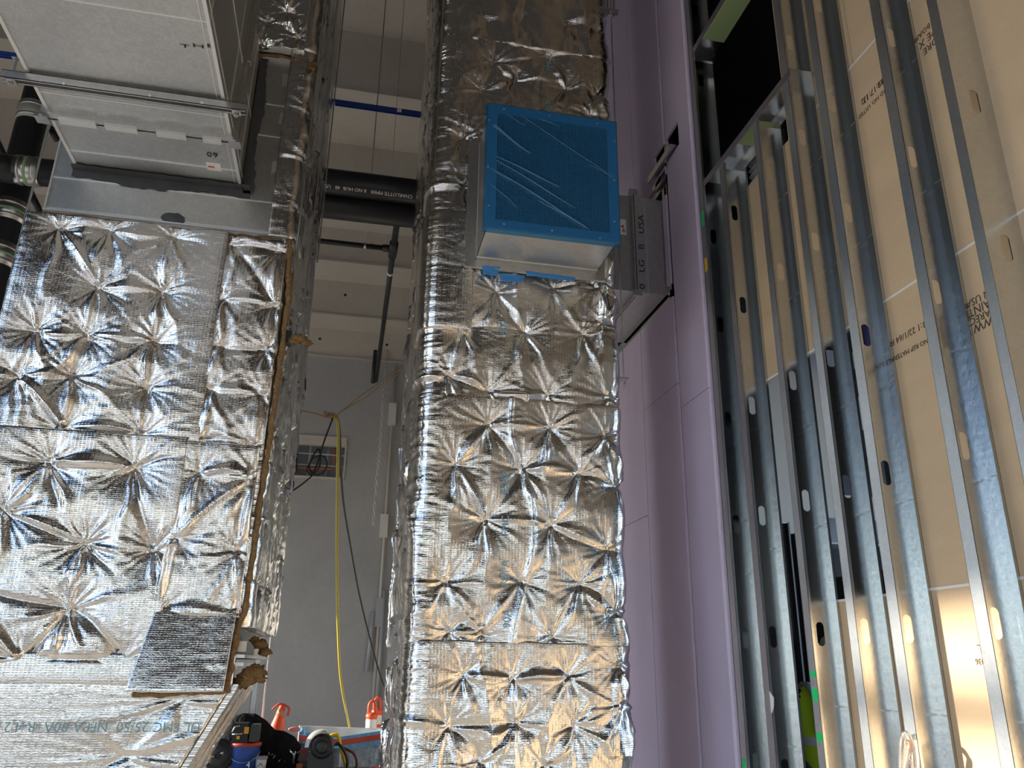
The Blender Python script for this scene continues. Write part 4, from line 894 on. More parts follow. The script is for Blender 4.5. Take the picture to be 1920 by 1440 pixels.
# ropes and cables hung between the risers
def curve3(pts, n=40):
    pts = [Vector(p) for p in pts]; out = []
    P = [pts[0]*2-pts[1]]+pts+[pts[-1]*2-pts[-2]]
    for i in range(1, len(P)-2):
        for k in range(max(2, n//(len(pts)-1))):
            t = k/max(2, n//(len(pts)-1)); a,b_,c,d = P[i-1],P[i],P[i+1],P[i+2]
            out.append(0.5*((2*b_)+(c-a)*t+(2*a-5*b_+4*c-d)*t*t+(3*b_-a-3*c+d)*t**3))
    return out+[pts[-1]]
def cable(name, label, cat, pts, r, m_, n=48):
    h = thing(name, label, cat, tuple(pts[0])); c = curve3(pts, n); MB().tube(c, r, 7).build('strand', m_, h, True); return h
KY = 5.6; K = onY(625,781,KY)
h = cable('rope', 'tan rope tied between the two risers with a knot', 'rope', [onY(552,768,KY),onY(590,775,KY),K,onY(680,740,KY),onY(752,690,KY),onY(775,672,KY)], 0.0055, M_ROPE)
MB().tube(curve3([onY(640,772,KY-0.02),onY(690,742,KY-0.02),onY(750,697,KY-0.02)], 20), 0.005, 6).build('second_strand', M_ROPE, h, True)
kb = MB()
for i in range(5):
    a_ = i*1.3; kb.tube([K+Vector((0.03*math.cos(a_+t*1.2)-0.01*i, 0.02*math.sin(t*2+i), 0.018*math.sin(a_+t*1.2)+0.004*i)) for t in range(6)], 0.006, 6)
kb.build('knot', M_ROPE, h, True)
cable('power_cable', 'yellow extension cord hanging from the rope knot', 'cord', [K,onY(634,800,5.62),onY(633,900,5.8),onY(632,1050,6.3),onY(634,1180,7.0),onY(640,1280,7.9),onY(655,1362,9.4),onY(656,1375,9.6)], 0.011, M_YCORD, 80)
cable('black_cable', 'black cable hanging from the knot in a coil then left', 'cable', [K,onY(607,830,KY),onY(594,872,KY),onY(583,890,KY),onY(576,878,KY),onY(590,858,KY),onY(607,856,KY),onY(613,872,KY),onY(604,888,KY),onY(588,889,KY),onY(580,872,KY),onY(596,842,KY),onY(601,858,KY),onY(596,880,KY),onY(570,905,KY),onY(540,926,KY)], 0.006, M_BLACK, 120)
cable('black_cable', 'long black cable slanting from the knot down to the right', 'cable', [K,onY(636,800,5.7),onY(642,920,6.3),onY(655,1010,6.9),onY(675,1120,7.4),onY(700,1220,7.9),onY(718,1280,8.2),onY(732,1303,8.4),onY(738,1320,8.5)], 0.009, M_BLACK, 60)
cable('black_cable', 'black cable loop hugging the foot of the middle riser', 'cable', [onY(737,1310,7.5),onY(725,1322,7.5),onY(722,1345,7.5),onY(726,1375,7.5),onY(738,1392,7.5),onY(745,1440,7.5)], 0.010, M_BLACK)
cable('pale_string', 'thin pale string hanging from the black upright post', 'cord', [onY(734,1362,8.36),onY(728,1375,8.36),onY(722,1395,8.36),onY(716,1430,8.36)], 0.006, M_ROPE)
tw = thing('twisted_wire', 'twisted white wire hanging down before the back wall', 'wire', (0.42,11.5,3.5))
base_ = curve3([onY(726,657,11.985),onY(722,700,11.7),onY(719,740,11.5),onY(714,830,11.5),onY(708,890,11.5),onY(700,985,11.5)], 90)
for k in (0, math.pi): MB().tube([p+Vector((0.016*math.cos(i*0.9+k), 0.016*math.sin(i*0.9+k), 0)) for i, p in enumerate(base_)], 0.010, 5).build('strand', mat('white_wire', (0.55,0.52,0.47), 0.5), tw, True)

# =================================================================== things on the bench at the bottom
BZ = 0.695
bn = thing('work_bench', 'low grey work bench carrying the tools between the risers', 'bench', (-0.4,8.5,0))
MB().box((-1.45,7.9,BZ-0.04),(-0.30,8.72,BZ)).box((-0.30,7.9,BZ-0.04),(0.40,8.38,BZ)).build('top', M_TABLE, bn)
for x, y in ((-1.4,7.95),(-1.4,8.62),(0.32,7.95),(0.32,8.30),(-0.38,8.62)): MB().box((x,y,0),(x+0.06,y+0.06,BZ-0.04)).build('leg', M_TABLE, bn)
MB().box((-1.42,8.0,0.25),(0.38,8.36,0.27)).build('shelf', M_TABLE, bn)
# blue bucket with red rim
def P8(x, y, Y=8.3): return onY(x, y, Y)
bu = thing('bucket', 'blue plastic bucket with a red rim under the black tool', 'bucket', (-0.74,8.15,BZ))
c = P8(458,1420,8.15); bxx = c.x
MB().lathe((bxx,8.15,BZ), [(0.0005,0),(0.105,0),(0.128,0.20),(0.130,0.21)], 24).build('body', M_BUCKET, bu, True)
MB().lathe((bxx,8.15,BZ+0.205), [(0.126,0),(0.139,0.0),(0.139,0.022),(0.136,0.028),(0.0005,0.03)], 24).build('rim', M_RED, bu, True)
MB().tube([(bxx+0.132*math.cos(a_), 8.15+0.132*math.sin(a_), BZ+0.17-0.09*math.sin(-a_)) for a_ in [math.pi+math.pi*k/14 for k in range(15)]], 0.003, 6).build('bail', M_STEEL, bu, True)
text('4', 'lettering', bu, (bxx+0.05,8.15-0.121,BZ+0.06), (1,0,0),(0,0,1), 0.07, M_WINK)
# black and yellow power tool on the bucket
tl = thing('battery_tool', 'black and yellow battery tool lying on the blue bucket', 'tool', (bxx,8.15,BZ+0.235)); tz = BZ+0.236
b = MB().hexa([(bxx-0.12,8.06,tz),(bxx+0.02,8.06,tz),(bxx+0.02,8.24,tz),(bxx-0.12,8.24,tz)], [(bxx-0.11,8.07,tz+0.16),(bxx+0.01,8.07,tz+0.16),(bxx+0.01,8.23,tz+0.16),(bxx-0.11,8.23,tz+0.16)]); b.build('housing', M_BLACK, tl)
b = MB().hexa([(bxx+0.03,8.05,tz+0.015),(bxx+0.115,8.05,tz+0.015),(bxx+0.115,8.22,tz+0.015),(bxx+0.03,8.22,tz+0.015)], [(bxx+0.035,8.06,tz+0.15),(bxx+0.11,8.06,tz+0.15),(bxx+0.11,8.21,tz+0.15),(bxx+0.035,8.21,tz+0.15)]); b.build('battery', M_DGREY, tl)
MB().box((bxx-0.018,8.045,tz+0.075),(bxx+0.022,8.06,tz+0.13)).build('yellow_cheek', mat('amber_plastic', (0.8,0.36,0.02), 0.4), tl); MB().box((bxx-0.075,8.045,tz+0.03),(bxx-0.05,8.06,tz+0.055)).build('yellow_button', M_YELL, tl)
MB().tube([(bxx-0.12,8.05,tz+0.09),(bxx-0.10,8.045,tz+0.13),(bxx-0.06,8.045,tz+0.14)], 0.006, 8).tube([(bxx-0.115,8.045,tz+0.07),(bxx-0.03,8.045,tz+0.075)], 0.006, 8).build('guard_wire', M_STEEL, tl, True)
# small white tub
wt = thing('white_tub', 'small white plastic tub beside the blue bucket', 'tub', (-0.57,8.12,BZ)); c = P8(489,1432,8.12)
MB().lathe((c.x,8.12,BZ), [(0.0005,0),(0.042,0),(0.050,0.105),(0.0005,0.105)], 18).build('cup', M_WHITEP, wt, True); MB().lathe((c.x,8.12,BZ+0.10), [(0.05,0),(0.055,0.0),(0.055,0.022),(0.0005,0.022)], 18).build('lid', M_GREYP, wt, True)
MB().box((c.x-0.03,8.12-0.053,BZ+0.008),(c.x+0.03,8.12-0.044,BZ+0.022)).build('label_patch', M_WHITE, wt); MB().tube([(c.x-0.02,8.12-0.05,BZ+0.045),(c.x,8.12-0.052,BZ+0.07),(c.x+0.02,8.12-0.05,BZ+0.05)], 0.003, 5).build('label_mark', M_INK, wt)
# hose or tape reel at the left
re_ = thing('cable_reel', 'round black reel lying against the foil at bottom left', 'reel', (-0.98,8.1,BZ)); c = P8(410,1418,8.1)
MB().lathe((c.x,8.06,BZ+0.135), [(0.0005,0),(0.05,0),(0.075,0.02),(0.118,0.015),(0.135,0.03),(0.135,0.09),(0.118,0.10),(0.0005,0.10)], 26, 'y').build('drum', M_BLACK, re_, True)
MB().lathe((c.x,8.055,BZ+0.135), [(0.028,0.0),(0.085,0.002),(0.085,0.012),(0.028,0.012)], 24, 'y').build('hub_plate', M_DGREY, re_, True); MB().tube([(c.x+0.02,8.045,BZ+0.15),(c.x+0.04,8.045,BZ+0.165),(c.x+0.035,8.045,BZ+0.14)], 0.006, 8).build('handle', M_STEEL, re_, True)
MB().tube([(c.x-0.09,8.04,BZ+0.125),(c.x-0.03,8.04,BZ+0.13)], 0.007, 8).build('yellow_tip', M_YELL, re_, True)
cb = thing('cardboard_box', 'small brown cardboard box between the black reel and blue bucket', 'box', (-0.86,8.2,BZ)); c = P8(434,1428,8.22)
b = MB(); b.box((c.x-0.06,8.19,BZ),(c.x+0.055,8.30,BZ+0.145)); b.build('carton', M_CARD, cb)
b = MB().hexa([(c.x-0.06,8.185,BZ+0.145),(c.x-0.0,8.185,BZ+0.145),(c.x-0.0,8.30,BZ+0.145),(c.x-0.06,8.30,BZ+0.145)], [(c.x-0.065,8.185,BZ+0.150),(c.x-0.01,8.185,BZ+0.155),(c.x-0.01,8.30,BZ+0.155),(c.x-0.065,8.30,BZ+0.150)]); b.build('flap', M_CARD, cb)
# black cloth cover heaped over gear
cv = thing('black_cover', 'black cloth cover heaped over gear behind the bucket', 'cover', (-0.5,8.45,BZ))
gx_ = np.linspace(0,1,60); gy_ = np.linspace(0,1,24); U_, V_ = np.meshgrid(gx_, gy_); xL, xR = P8(405,1400,8.5).x, P8(583,1400,8.5).x
def prof_h(u):
    return np.interp(u, [0,0.06,0.14,0.25,0.38,0.50,0.60,0.70,0.82,0.93,1.0], [0.0,0.30,0.42,0.455,0.45,0.39,0.31,0.30,0.25,0.13,0.0])
Hc = prof_h(U_)*np.clip(np.sin(np.pi*np.clip(V_*0.55+0.02,0,1))*1.05, 0, 1)+0.02*(ridged(U_*6,V_*4,3)-0.5)*(V_*(1-V_)*4)
Xc = xL+(xR-xL)*U_; Yc_ = 8.24+0.27*V_; q = MB(); q.v = [tuple(v) for v in np.stack([Xc, Yc_, BZ+np.maximum(Hc,0)], -1).reshape(-1,3)]
q.f = [(j*60+i, j*60+i+1, (j+1)*60+i+1, (j+1)*60+i) for j in range(23) for i in range(59)]
n0 = len(q.v); q.v += [(xL+(xR-xL)*u, 8.51, BZ) for u in gx_]; q.f += [(23*60+i, 23*60+i+1, n0+i+1, n0+i) for i in range(59)]
q.build('cloth', M_CLOTH, cv, True)
tt = MB()
for k in range(9): a_ = P8(505+k*7+rng.uniform(-3,3), 1412+rng.uniform(-5,16), 8.24); tt.tube([a_, a_+Vector((rng.uniform(-.02,.02),0,rng.uniform(-.03,.03)))], 0.003, 5)
o = tt.build('loose_fittings', M_STEEL, cv); o['kind'] = 'stuff'
cl_ = thing('spring_clamp', 'small silver clamp near the dark vacuum', 'clamp', (-0.2,8.2,BZ)); a_ = P8(551,1420,8.2)
MB().tube([a_+Vector((0,0,-0.05)),a_+Vector((0,0,0.02)),a_+Vector((-0.03,0,0.05))], 0.008, 8).tube([a_+Vector((0,0,0.0)),a_+Vector((0.01,0,0.05))], 0.007, 8).build('jaw', M_STEEL, cl_, True)
# red tool at the vacuum's side
rt = thing('red_tool', 'dark red and orange tool beside the dark vacuum', 'tool', (-0.1,8.3,BZ)); a_ = P8(571,1400,8.3)
MB().hexa([(a_.x-0.05,8.25,BZ+0.07),(a_.x+0.04,8.25,BZ+0.07),(a_.x+0.04,8.35,BZ+0.07),(a_.x-0.05,8.35,BZ+0.07)], [(a_.x-0.03,8.25,BZ+0.19),(a_.x+0.05,8.25,BZ+0.20),(a_.x+0.05,8.35,BZ+0.20),(a_.x-0.03,8.35,BZ+0.19)]).build('body', mat('dark_red', (0.12,0.012,0.012), 0.4), rt)
MB().box((a_.x-0.04,8.25,BZ),(a_.x+0.04,8.35,BZ+0.07)).build('foot', M_BLACK, rt); MB().box((a_.x-0.055,8.24,BZ+0.0),(a_.x-0.0,8.27,BZ+0.045)).build('orange_block', mat('orange_red', (0.6,0.10,0.02), 0.45), rt)
# vacuum
vc = thing('shop_vacuum', 'dark vacuum with a round drum face and a silver shoulder', 'vacuum', (-0.03,8.15,BZ)); a_ = P8(601,1400,8.1); vx_ = a_.x
MB().hexa([(vx_-0.10,8.06,BZ-0.0),(vx_+0.13,8.06,BZ-0.0),(vx_+0.13,8.26,BZ),(vx_-0.10,8.26,BZ)], [(vx_-0.11,8.06,BZ+0.15),(vx_+0.12,8.06,BZ+0.15),(vx_+0.11,8.24,BZ+0.15),(vx_-0.10,8.24,BZ+0.15)]).build('body', M_DGREY, vc)
cz_ = a_.z+0.005
MB().lathe((vx_+0.015,8.03,cz_), [(0.0005,0.012),(0.052,0.012),(0.056,0.0),(0.085,0.0),(0.098,0.012),(0.105,0.03),(0.105,0.16),(0.0005,0.17)], 28, 'y').build('drum', M_BLACK, vc, True)
MB().lathe((vx_+0.015,8.025,cz_), [(0.0005,0.01),(0.048,0.006),(0.05,0.014)], 24, 'y').build('drum_cap', M_DGREY, vc, True)
q = MB(); arc = [math.radians(75+k*9) for k in range(13)]
lo = [(vx_+0.005+0.108*math.cos(t), 8.04, cz_+0.108*math.sin(t)) for t in arc]+[(vx_+0.005+0.145*math.cos(t), 8.05, cz_+0.135*math.sin(t)) for t in arc]; lo2 = [(x,y+0.16,z) for x,y,z in lo]
nA = len(arc); q.add(lo+lo2, [(i,i+1,nA+i+1,nA+i) for i in range(nA-1)]+[(2*nA+i+1,2*nA+i,3*nA+i,3*nA+i+1) for i in range(nA-1)]+[(nA+i,nA+i+1,3*nA+i+1,3*nA+i) for i in range(nA-1)])
q.build('shoulder', mat('silver_plastic', (0.6,0.6,0.6), 0.35, 0.2), vc, True)
# yellow hand-saw handle / lifting handle
yh = thing('yellow_hoop', 'yellow hoop handle standing behind the dark vacuum', 'handle', (0.1,8.3,BZ)); a0,a1,a2,a3,a4 = P8(622,1398,8.32),P8(619,1382,8.32),P8(634,1380,8.32),P8(638,1398,8.32),P8(650,1440,8.32)
MB().tube(curve3([a0,a1,a1.lerp(a2,0.5)+Vector((0,0,0.015)),a2,a3,a4], 36), 0.017, 10).build('hoop', M_YELL, yh, True)
cable('red_hose', 'dark red hose looping right of the yellow handle', 'hose', [P8(640,1402,8.28),P8(652,1406,8.28),P8(664,1414,8.28),P8(669,1430,8.28),P8(666,1445,8.28)], 0.012, mat('dark_red', (0.12,0.012,0.012), 0.4))
cable('black_hose', 'black hose curving under the yellow handle', 'hose', [P8(618,1405,8.24),P8(632,1394,8.24),P8(644,1406,8.24),P8(651,1425,8.24),P8(650,1448,8.24)], 0.014, M_BLACK)
# wire basket lined with blue tarp and a red band
wbk = thing('wire_basket', 'white wire mesh basket with a red band and blue liner', 'basket', (0.15,8.9,0))
fl, fr, blk, brk = P8(560,1373,8.55), P8(719,1371,8.42), P8(568,1361,9.4), P8(720,1369,9.2)
fm = P8(640,1383,8.40); fr = P8(719,1370,8.70); fl = P8(566,1376,8.62)
zt = fm.z
FLx, FRx = fl.x-0.02, fr.x; yF, yB = 8.42, 9.35; zb = 0.30
bkx0, bkx1 = onY(562,1362,yB).x, onY(712,1366,yB).x+0.03
c0 = [(FLx,yF+0.10,0),(fm.x,yF,0),(FRx,yF+0.16,0),(bkx1,yB,0),(bkx0,yB,0)]
zr = [fl.z+0.02, fm.z, onY(719,1371,yF+0.16).z, onY(712,1367,yB).z, onY(566,1361,yB).z]
def rim_pt(i, dz=0.0): x,y,_ = c0[i % 5]; return Vector((x, y, zr[i % 5]+dz))
b = MB(); 
for i in range(5):
    a_, c_ = rim_pt(i), rim_pt(i+1); L = (c_-a_).length; k = int(L/0.042)
    for j in range(k):
        p = a_.lerp(c_, j/k); b.tube([p, Vector((p.x,p.y,zb))], 0.0032, 4, False)
    for j in range(1, 13):
        dz = -0.046*j; b.tube([a_+Vector((0,0,dz)), c_+Vector((0,0,dz))], 0.0032, 4, False)
o = b.build('wire_mesh', M_GREYP, wbk); o['kind'] = 'stuff'  # wires in shadow against the lit liner: shade put into the grey
b = MB(); 
for i in range(5): b.tube([rim_pt(i), rim_pt(i+1)], 0.006, 6)
for i in range(5): b.tube([rim_pt(i), Vector((c0[i][0],c0[i][1],0.0))], 0.008, 6)
b.box((FLx,yF+0.1,zb-0.02),(FRx,yB,zb)); b.build('frame', M_WHITEP, wbk)
ln = MB()
for i in range(5):
    a_, c_ = rim_pt(i,-0.005), rim_pt(i+1,-0.005); n_ = 10; d = Vector((c_.y-a_.y, -(c_.x-a_.x), 0)).normalized()*(-0.035)
    vs = []
    for j in range(n_+1):
        for k in range(7): p = a_.lerp(c_, j/n_); vs.append((p.x+d.x*(1+0.6*math.sin(j*2+k)), p.y+d.y*(1+0.6*math.sin(j*2.3+k)), p.z-0.30*k/6))
    m0 = MB().add(vs, [(j*7+k, j*7+k+1, (j+1)*7+k+1, (j+1)*7+k) for j in range(n_) for k in range(6)])
    m0.build('liner', M_LTARP if i in (0,1,2) else (M_WHITEP if i == 3 else M_TARP), wbk, True)
for i in (0,1): 
    a_, c_ = rim_pt(i), rim_pt(i+1); d = Vector((c_.y-a_.y, -(c_.x-a_.x), 0)).normalized()*(0.009)
    def strip(z0_, z1_, m_, nm, off):
        dd = d*off; sg = MB().hexa([a_+dd+Vector((0,0,z0_)), c_+dd+Vector((0,0,z0_)), c_+d*0.2+Vector((0,0,z0_)), a_+d*0.2+Vector((0,0,z0_))], [a_+dd+Vector((0,0,z1_)), c_+dd+Vector((0,0,z1_)), c_+d*0.2+Vector((0,0,z1_)), a_+d*0.2+Vector((0,0,z1_))]); sg.build(nm, m_, wbk)
    strip(-0.022, 0.008, M_TARP, 'blue_band', 1.0); strip(-0.070, -0.020, M_RED, 'red_band', 1.2); strip(-0.115,-0.070, M_TARP, 'blue_band', 0.9)
wi = thing('red_jug', 'red jug standing inside the wire basket', 'jug', (0.30,8.75,zb)); a_ = P8(697,1432,8.75)
MB().lathe((a_.x,8.78,zb), [(0.0005,0),(0.10,0),(0.11,0.20),(0.09,0.34),(0.03,0.38),(0.03,0.42),(0.0005,0.42)], 16).build('body', M_RED, wi, True); MB().tube([(a_.x+0.09,8.72,zb+0.33),(a_.x+0.12,8.70,zb+0.25),(a_.x+0.10,8.70,zb+0.15)], 0.014, 8).build('handle', M_RED, wi, True)
wc = thing('tan_carton', 'tan carton standing inside the wire basket', 'box', (0.15,8.75,zb)); a_ = P8(657,1428,8.75); MB().box((a_.x-0.06,8.72,zb),(a_.x+0.06,8.84,zb+0.45)).build('carton', M_CARD, wc); MB().box((a_.x-0.061,8.715,zb+0.36),(a_.x+0.0,8.72,zb+0.42)).build('white_label', M_WHITEP, wc)
pt_ = thing('black_post', 'black upright post between the basket and the middle riser', 'post', (0.58,8.4,0)); a_ = P8(733,1410,8.4)
MB().box((a_.x-0.035,8.37,0),(a_.x+0.045,8.43,onY(735,1362,8.4).z)).build('upright', M_DGREY, pt_); MB().box((a_.x-0.05,8.36,0),(a_.x+0.06,8.44,0.03)).build('foot', M_DGREY, pt_)
ob = thing('orange_post', 'pale orange post half hidden by the middle riser foot', 'post', (0.62,8.0,0)); a_ = onY(729,1420,7.8)
MB().tube([(a_.x,7.8,0),(a_.x+0.005,7.8,onY(731,1398,7.8).z)], 0.03, 12).lathe((a_.x,7.8,0), [(0.0005,0.04),(0.1,0.03),(0.11,0)], 14).build('tube', mat('pale_orange', (0.75,0.30,0.14), 0.5), ob, True)
# traffic cone and two stripe posts, standing on a crate behind the basket
ck = thing('crate', 'plain timber crate behind the wire basket under the traffic cone', 'crate', (-0.45,9.0,0))
for z in (0.1,0.3,0.5): 
    for (xa,ya,xb_,yb_) in ((-0.95,8.76,-0.36,8.78),(-0.95,9.28,-0.36,9.30)): MB().box((xa,ya,z),(xb_,yb_,z+0.14)).build('slat', M_WOOD, ck)
for (x,y) in ((-0.95,8.78),(-0.40,8.78),(-0.95,9.24),(-0.40,9.24)): MB().box((x,y,0),(x+0.04,y+0.04,0.66)).build('corner_post', M_WOOD, ck)
MB().box((-0.96,8.76,0.66),(-0.35,9.30,0.68)).build('lid', M_WOOD, ck)
cn = thing('traffic_cone', 'leaning orange traffic cone with a tied rag on its tip', 'cone', (-0.6,8.95,0.68))
tip = onY(533,1322,8.95); bs_ = onY(519,1385,8.95); ax = (tip-bs_).normalized(); bs_ = tip-ax*0.64
bs_ = Vector((bs_.x,bs_.y,max(bs_.z,0.70)))
L = (tip-bs_).length
MB().tube([bs_+ax*(L*t) for t in (0,0.04,0.25,0.5,0.8,0.97,1.0)], 0.1, 20, True, [0.155,0.145,0.118,0.086,0.047,0.028,0.02]).build('body', M_ORANGE, cn, True)
MB().tube([bs_+ax*(L*0.80),bs_+ax*(L*0.93)], 0.04, 20, True, [0.0485,0.034]).build('pale_collar', mat('faded_orange', (0.75,0.26,0.13), 0.5), cn, True)
MB().tube(curve3([tip+Vector((0.01,-0.02,0.0)),tip+Vector((-0.05,-0.03,0.01)),tip+Vector((-0.11,-0.03,-0.04))], 14), 0.011, 7).tube(curve3([tip+Vector((0,-0.02,0.0)),tip+Vector((0.05,-0.03,-0.03)),tip+Vector((0.045,-0.03,-0.10))], 14), 0.013, 7).build('rag', mat('rag_red', (0.6,0.09,0.05), 0.8), cn, True)
MB().box((bs_.x-0.18,8.78,0.682),(bs_.x+0.18,9.14,0.71)).build('base', M_ORANGE, cn)
def delineator(label, x, Y, ztop, hand):
    d_ = thing('delineator_post', label, 'traffic post', (x,Y,0), 'striped traffic posts'); r_ = 0.058
    MB().lathe((x,Y,0), [(0.0005,0.07),(0.17,0.07),(0.2,0.0)], 18).build('base', M_BLACK, d_, True)
    MB().lathe((x,Y,0.06), [(r_,0),(r_,ztop-0.245),(r_+0.006,ztop-0.235),(r_+0.004,ztop-0.205),(0.03,ztop-0.19),(0.0005,ztop-0.185)], 20).build('post', M_ORANGE, d_, True)
    MB().tube(curve3([(x-0.035,Y,ztop-0.14),(x-0.034,Y,ztop-0.05),(x,Y,ztop-0.012),(x+0.034,Y,ztop-0.05),(x+0.035,Y,ztop-0.14)], 24), 0.015, 8).build('handle_loop', M_ORANGE, d_, True)
    for (a_,c_) in ((ztop-0.29,ztop-0.195),(ztop-0.45,ztop-0.325),(ztop-0.62,ztop-0.50)): MB().lathe((x,Y,0), [(r_+0.002,a_),(r_+0.002,c_)], 20).build('reflective_sleeve', M_REFL, d_, True)
pz = onY(699,1312,9.5); delineator('front orange post with white sleeves behind the basket', pz.x, 9.5, pz.z, 0)
pz = onY(707,1306,9.95); delineator('rear orange post with white sleeves, partly hidden by another', pz.x+0.01, 9.95, pz.z, 1)
wn = thing('red_white_tape', 'crumpled red and white barrier tape beside the cone', 'tape', (-0.3,8.7,1.0)); 
MB().tube(curve3([P8(541,1369,8.62),P8(550,1366,8.62),P8(560,1367,8.62),P8(556,1371,8.62),P8(547,1371,8.62)], 20), 0.016, 7).build('roll', mat('pale_red', (0.65,0.25,0.22), 0.6), wn, True)

# =================================================================== the worker seen through the studs
wk_ = Vector((3.11,5.0,0))
ps = thing('person', 'worker in a lime safety vest seen between two steel studs', 'person', tuple(wk_))
J = {'pelvis':(0,0,0.95,0.135),'waist':(0,0,1.10,0.125),'chest':(0,0.0,1.30,0.150),'upper':(0,0.0,1.40,0.125),'neck':(0.05,0.01,1.50,0.060),'head':(0.11,-0.01,1.60,0.088),'crown':(0.12,-0.01,1.70,0.085)}
E_ = [('pelvis','waist'),('waist','chest'),('chest','upper'),('upper','neck'),('neck','head'),('head','crown')]
for sgn, t in ((-1,'l'),(1,'r')):
    J['hip'+t]=(0.10*sgn,0,0.90,0.095); J['knee'+t]=(0.12*sgn,-0.03,0.50,0.065); J['ankle'+t]=(0.13*sgn,0.02,0.10,0.045); J['toe'+t]=(0.14*sgn,-0.14,0.05,0.042)
    J['sh'+t]=(0.18*sgn,0.0,1.40,0.072); J['el'+t]=(0.25*sgn,0.03,1.13,0.050); J['wr'+t]=(0.22*sgn,-0.16,0.98,0.034); J['pm'+t]=(0.20*sgn,-0.24,0.97,0.036)
    E_ += [('pelvis','hip'+t),('hip'+t,'knee'+t),('knee'+t,'ankle'+t),('ankle'+t,'toe'+t),('upper','sh'+t),('sh'+t,'el'+t),('el'+t,'wr'+t),('wr'+t,'pm'+t)]
    for f_, (dx,dy,dz,ln) in enumerate(((-0.03,-0.07,-0.01,.9),(-0.012,-0.085,-0.02,1),(0.008,-0.08,-0.03,.95),(0.026,-0.065,-0.03,.8))):
        J[f'f{t}{f_}a']=(0.20*sgn+dx*0.9,-0.24+dy*0.45,0.968,0.010); J[f'f{t}{f_}b']=(0.20*sgn+dx,-0.24+dy*ln,0.95+dz,0.008); E_ += [('pm'+t,f'f{t}{f_}a'),(f'f{t}{f_}a',f'f{t}{f_}b')]
    J[f'th{t}']=(0.20*sgn-0.05*sgn,-0.25,0.965,0.011); J[f'th{t}b']=(0.20*sgn-0.06*sgn,-0.29,0.95,0.009); E_ += [('wr'+t,f'th{t}'),(f'th{t}',f'th{t}b')]
names = list(J); ang = math.radians(-12); ca, sa = math.cos(ang), math.sin(ang)
def turn(x, y, z): return (wk_.x+x*ca-y*sa, wk_.y+x*sa+y*ca, z*1.025)
me = bpy.data.meshes.new('body'); me.from_pydata([turn(*J[n][:3]) for n in names], [(names.index(a_),names.index(c_)) for a_,c_ in E_], []); bo = bpy.data.objects.new('body_rig', me); COL.objects.link(bo)
md = bo.modifiers.new('skin', 'SKIN'); md.use_smooth_shade = True
for i, n in enumerate(names): me.skin_vertices[0].data[i].radius = (J[n][3],)*2; me.skin_vertices[0].data[i].use_root = (n == 'pelvis')
bo.modifiers.new('sub', 'SUBSURF').levels = 2
bpy.context.view_layer.update(); bm_ = bpy.data.meshes.new_from_object(bo.evaluated_get(bpy.context.evaluated_depsgraph_get())); bpy.data.objects.remove(bo)
bm_.materials.clear(); bm_.materials.append(M_NAVY); bm_.materials.append(M_SKIN)
for pg in bm_.polygons:
    pg.use_smooth = True; c = pg.center
    pg.material_index = 1 if (c.z > 1.49 or (0.90 < c.z < 1.0 and (Vector((c.x,c.y))-Vector((wk_.x,wk_.y))).length > 0.22)) else 0
body = put('body', bm_, ps)
# face, hair, ears and hard hat
def loc3(x, y, z): return turn(x+0.115, y, z)      # the head leans to one side
MB().tube([loc3(0,-0.095,1.625),loc3(0,-0.122,1.59),loc3(0,-0.10,1.58)], 0.012, 8).build('nose', M_SKIN, ps, True)
for s_ in (-1,1):
    MB().lathe(loc3(0.032*s_,-0.092,1.632), [(0.0005,-0.006),(0.008,-0.004),(0.011,0.004)], 8, 'y').build('eye', M_INK, ps); MB().tube([loc3(0.088*s_,0.0,1.64),loc3(0.096*s_,0.012,1.61),loc3(0.088*s_,0.0,1.585)], 0.010, 6).build('ear', M_SKIN, ps, True)
MB().tube([loc3(-0.025,-0.092,1.553),loc3(0,-0.098,1.551),loc3(0.025,-0.092,1.553)], 0.005, 6).build('mouth', mat('lip', (0.35,0.13,0.10), 0.5), ps, True)
MB().lathe(loc3(0,0.02,1.60), [(0.06,-0.05),(0.088,0.0),(0.092,0.05)], 16).build('hair', M_HAIR, ps, True)
MB().lathe(loc3(0,-0.005,1.65), [(0.135,0.0),(0.125,0.012),(0.118,0.05),(0.095,0.11),(0.05,0.14),(0.0005,0.15)], 24).build('hard_hat', M_HAT, ps, True)
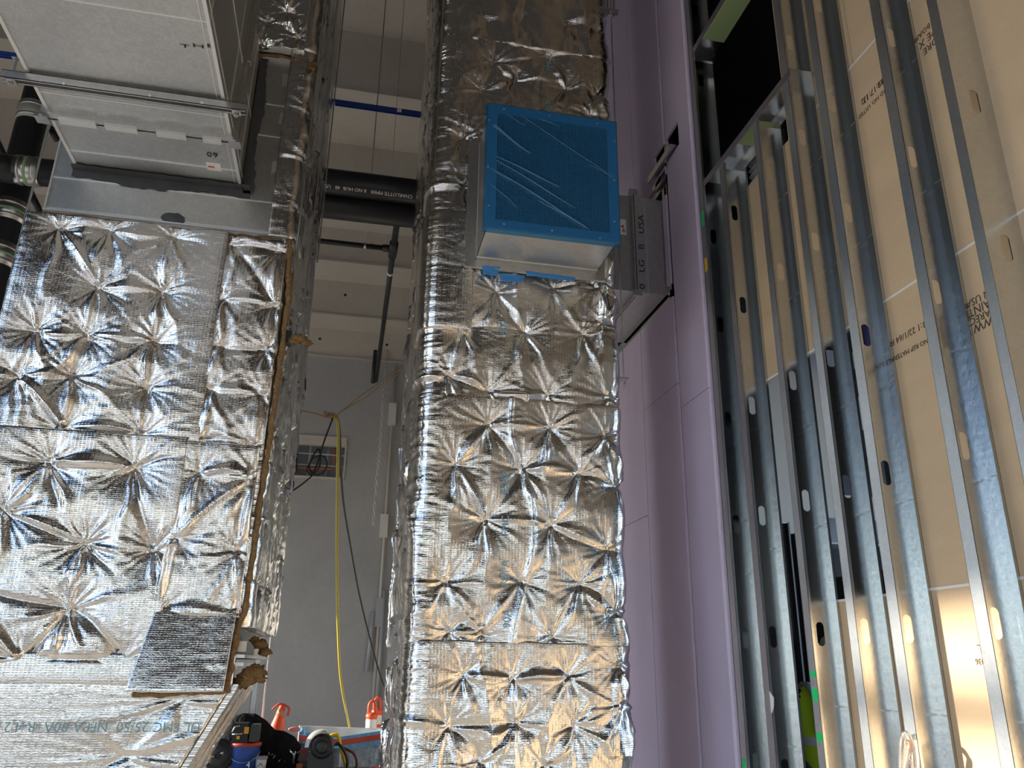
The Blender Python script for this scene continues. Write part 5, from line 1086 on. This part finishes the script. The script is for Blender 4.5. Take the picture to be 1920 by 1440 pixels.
# vest: open shell round the trunk
q = MB(); prof_ = [(0.98,0.200,0.160),(1.10,0.195,0.155),(1.22,0.210,0.162),(1.34,0.235,0.162),(1.42,0.225,0.135),(1.46,0.170,0.105),(1.49,0.095,0.080)]; nn = 28
for (z, rx, ry) in prof_:
    for k in range(nn): t = 2*math.pi*k/nn; q.v.append(turn(rx*math.cos(t), ry*math.sin(t), z))
q.f = [(j*nn+k, j*nn+(k+1) % nn, (j+1)*nn+(k+1) % nn, (j+1)*nn+k) for j in range(len(prof_)-1) for k in range(nn) if abs(k+0.5-nn*0.75) > 1.7]
vest = q.build('safety_vest', M_LIME, ps, True)
q = MB()
for z0_, z1_, rx, ry in ((1.13,1.18,0.204,0.162),):
    vs = [turn((rx)*math.cos(2*math.pi*k/nn), ry*math.sin(2*math.pi*k/nn), z) for z in (z0_,z1_) for k in range(nn)]; q.add(vs, [(k,(k+1) % nn,nn+(k+1) % nn,nn+k) for k in range(nn)])
q.build('reflective_band', M_REFL, vest, True)
for s_ in (-1,1): MB().tube([turn(0.12*s_,0.142*k_,z_) for k_, z_ in ((1.12,1.20),(1.15,1.34),(1.0,1.425),(0.4,1.475),(-0.4,1.475),(-1.0,1.425),(-1.15,1.34),(-1.12,1.20))], 0.022, 6).build('shoulder_band', M_REFL, vest, True)

p = turn(-0.10,-0.155,1.30); text('I', 'lettering', vest, (p[0]-0.02,p[1]-0.015,p[2]), (1,0,0), (0,0,1), 0.11, M_INK)
# looped flexible conduit at the bottom right
fx = thing('flexible_conduit', 'looped ribbed steel flexible conduit at the foot of the studs', 'conduit', (2.05,2.6,0.9))
base_ = curve3([onX(1690,1475,2.04),onX(1690,1420,2.04),onX(1692,1385,2.04),onX(1699,1376,2.035),onX(1708,1392,2.03),onX(1713,1425,2.03),onX(1716,1475,2.03)], 160)
MB().tube(base_, 0.01, 10, True, [0.0085+0.0022*(i % 2) for i in range(len(base_))]).build('ribbed_tube', mat('bright_flex', (0.72,0.70,0.66), 0.3, 0.9), fx)
base2 = curve3([onX(1694,1475,2.02),onX(1698,1430,2.02),onX(1702,1395,2.02),onX(1706,1400,2.02),onX(1698,1440,2.015),onX(1692,1475,2.015)], 120)
MB().tube(base2, 0.01, 10, True, [0.008+0.002*(i % 2) for i in range(len(base2))]).build('ribbed_tube', mat('copper_flex', (0.62,0.48,0.38), 0.35, 0.7), fx)
for o in list(bpy.data.objects):
    if '_at' in o.keys(): del o['_at']
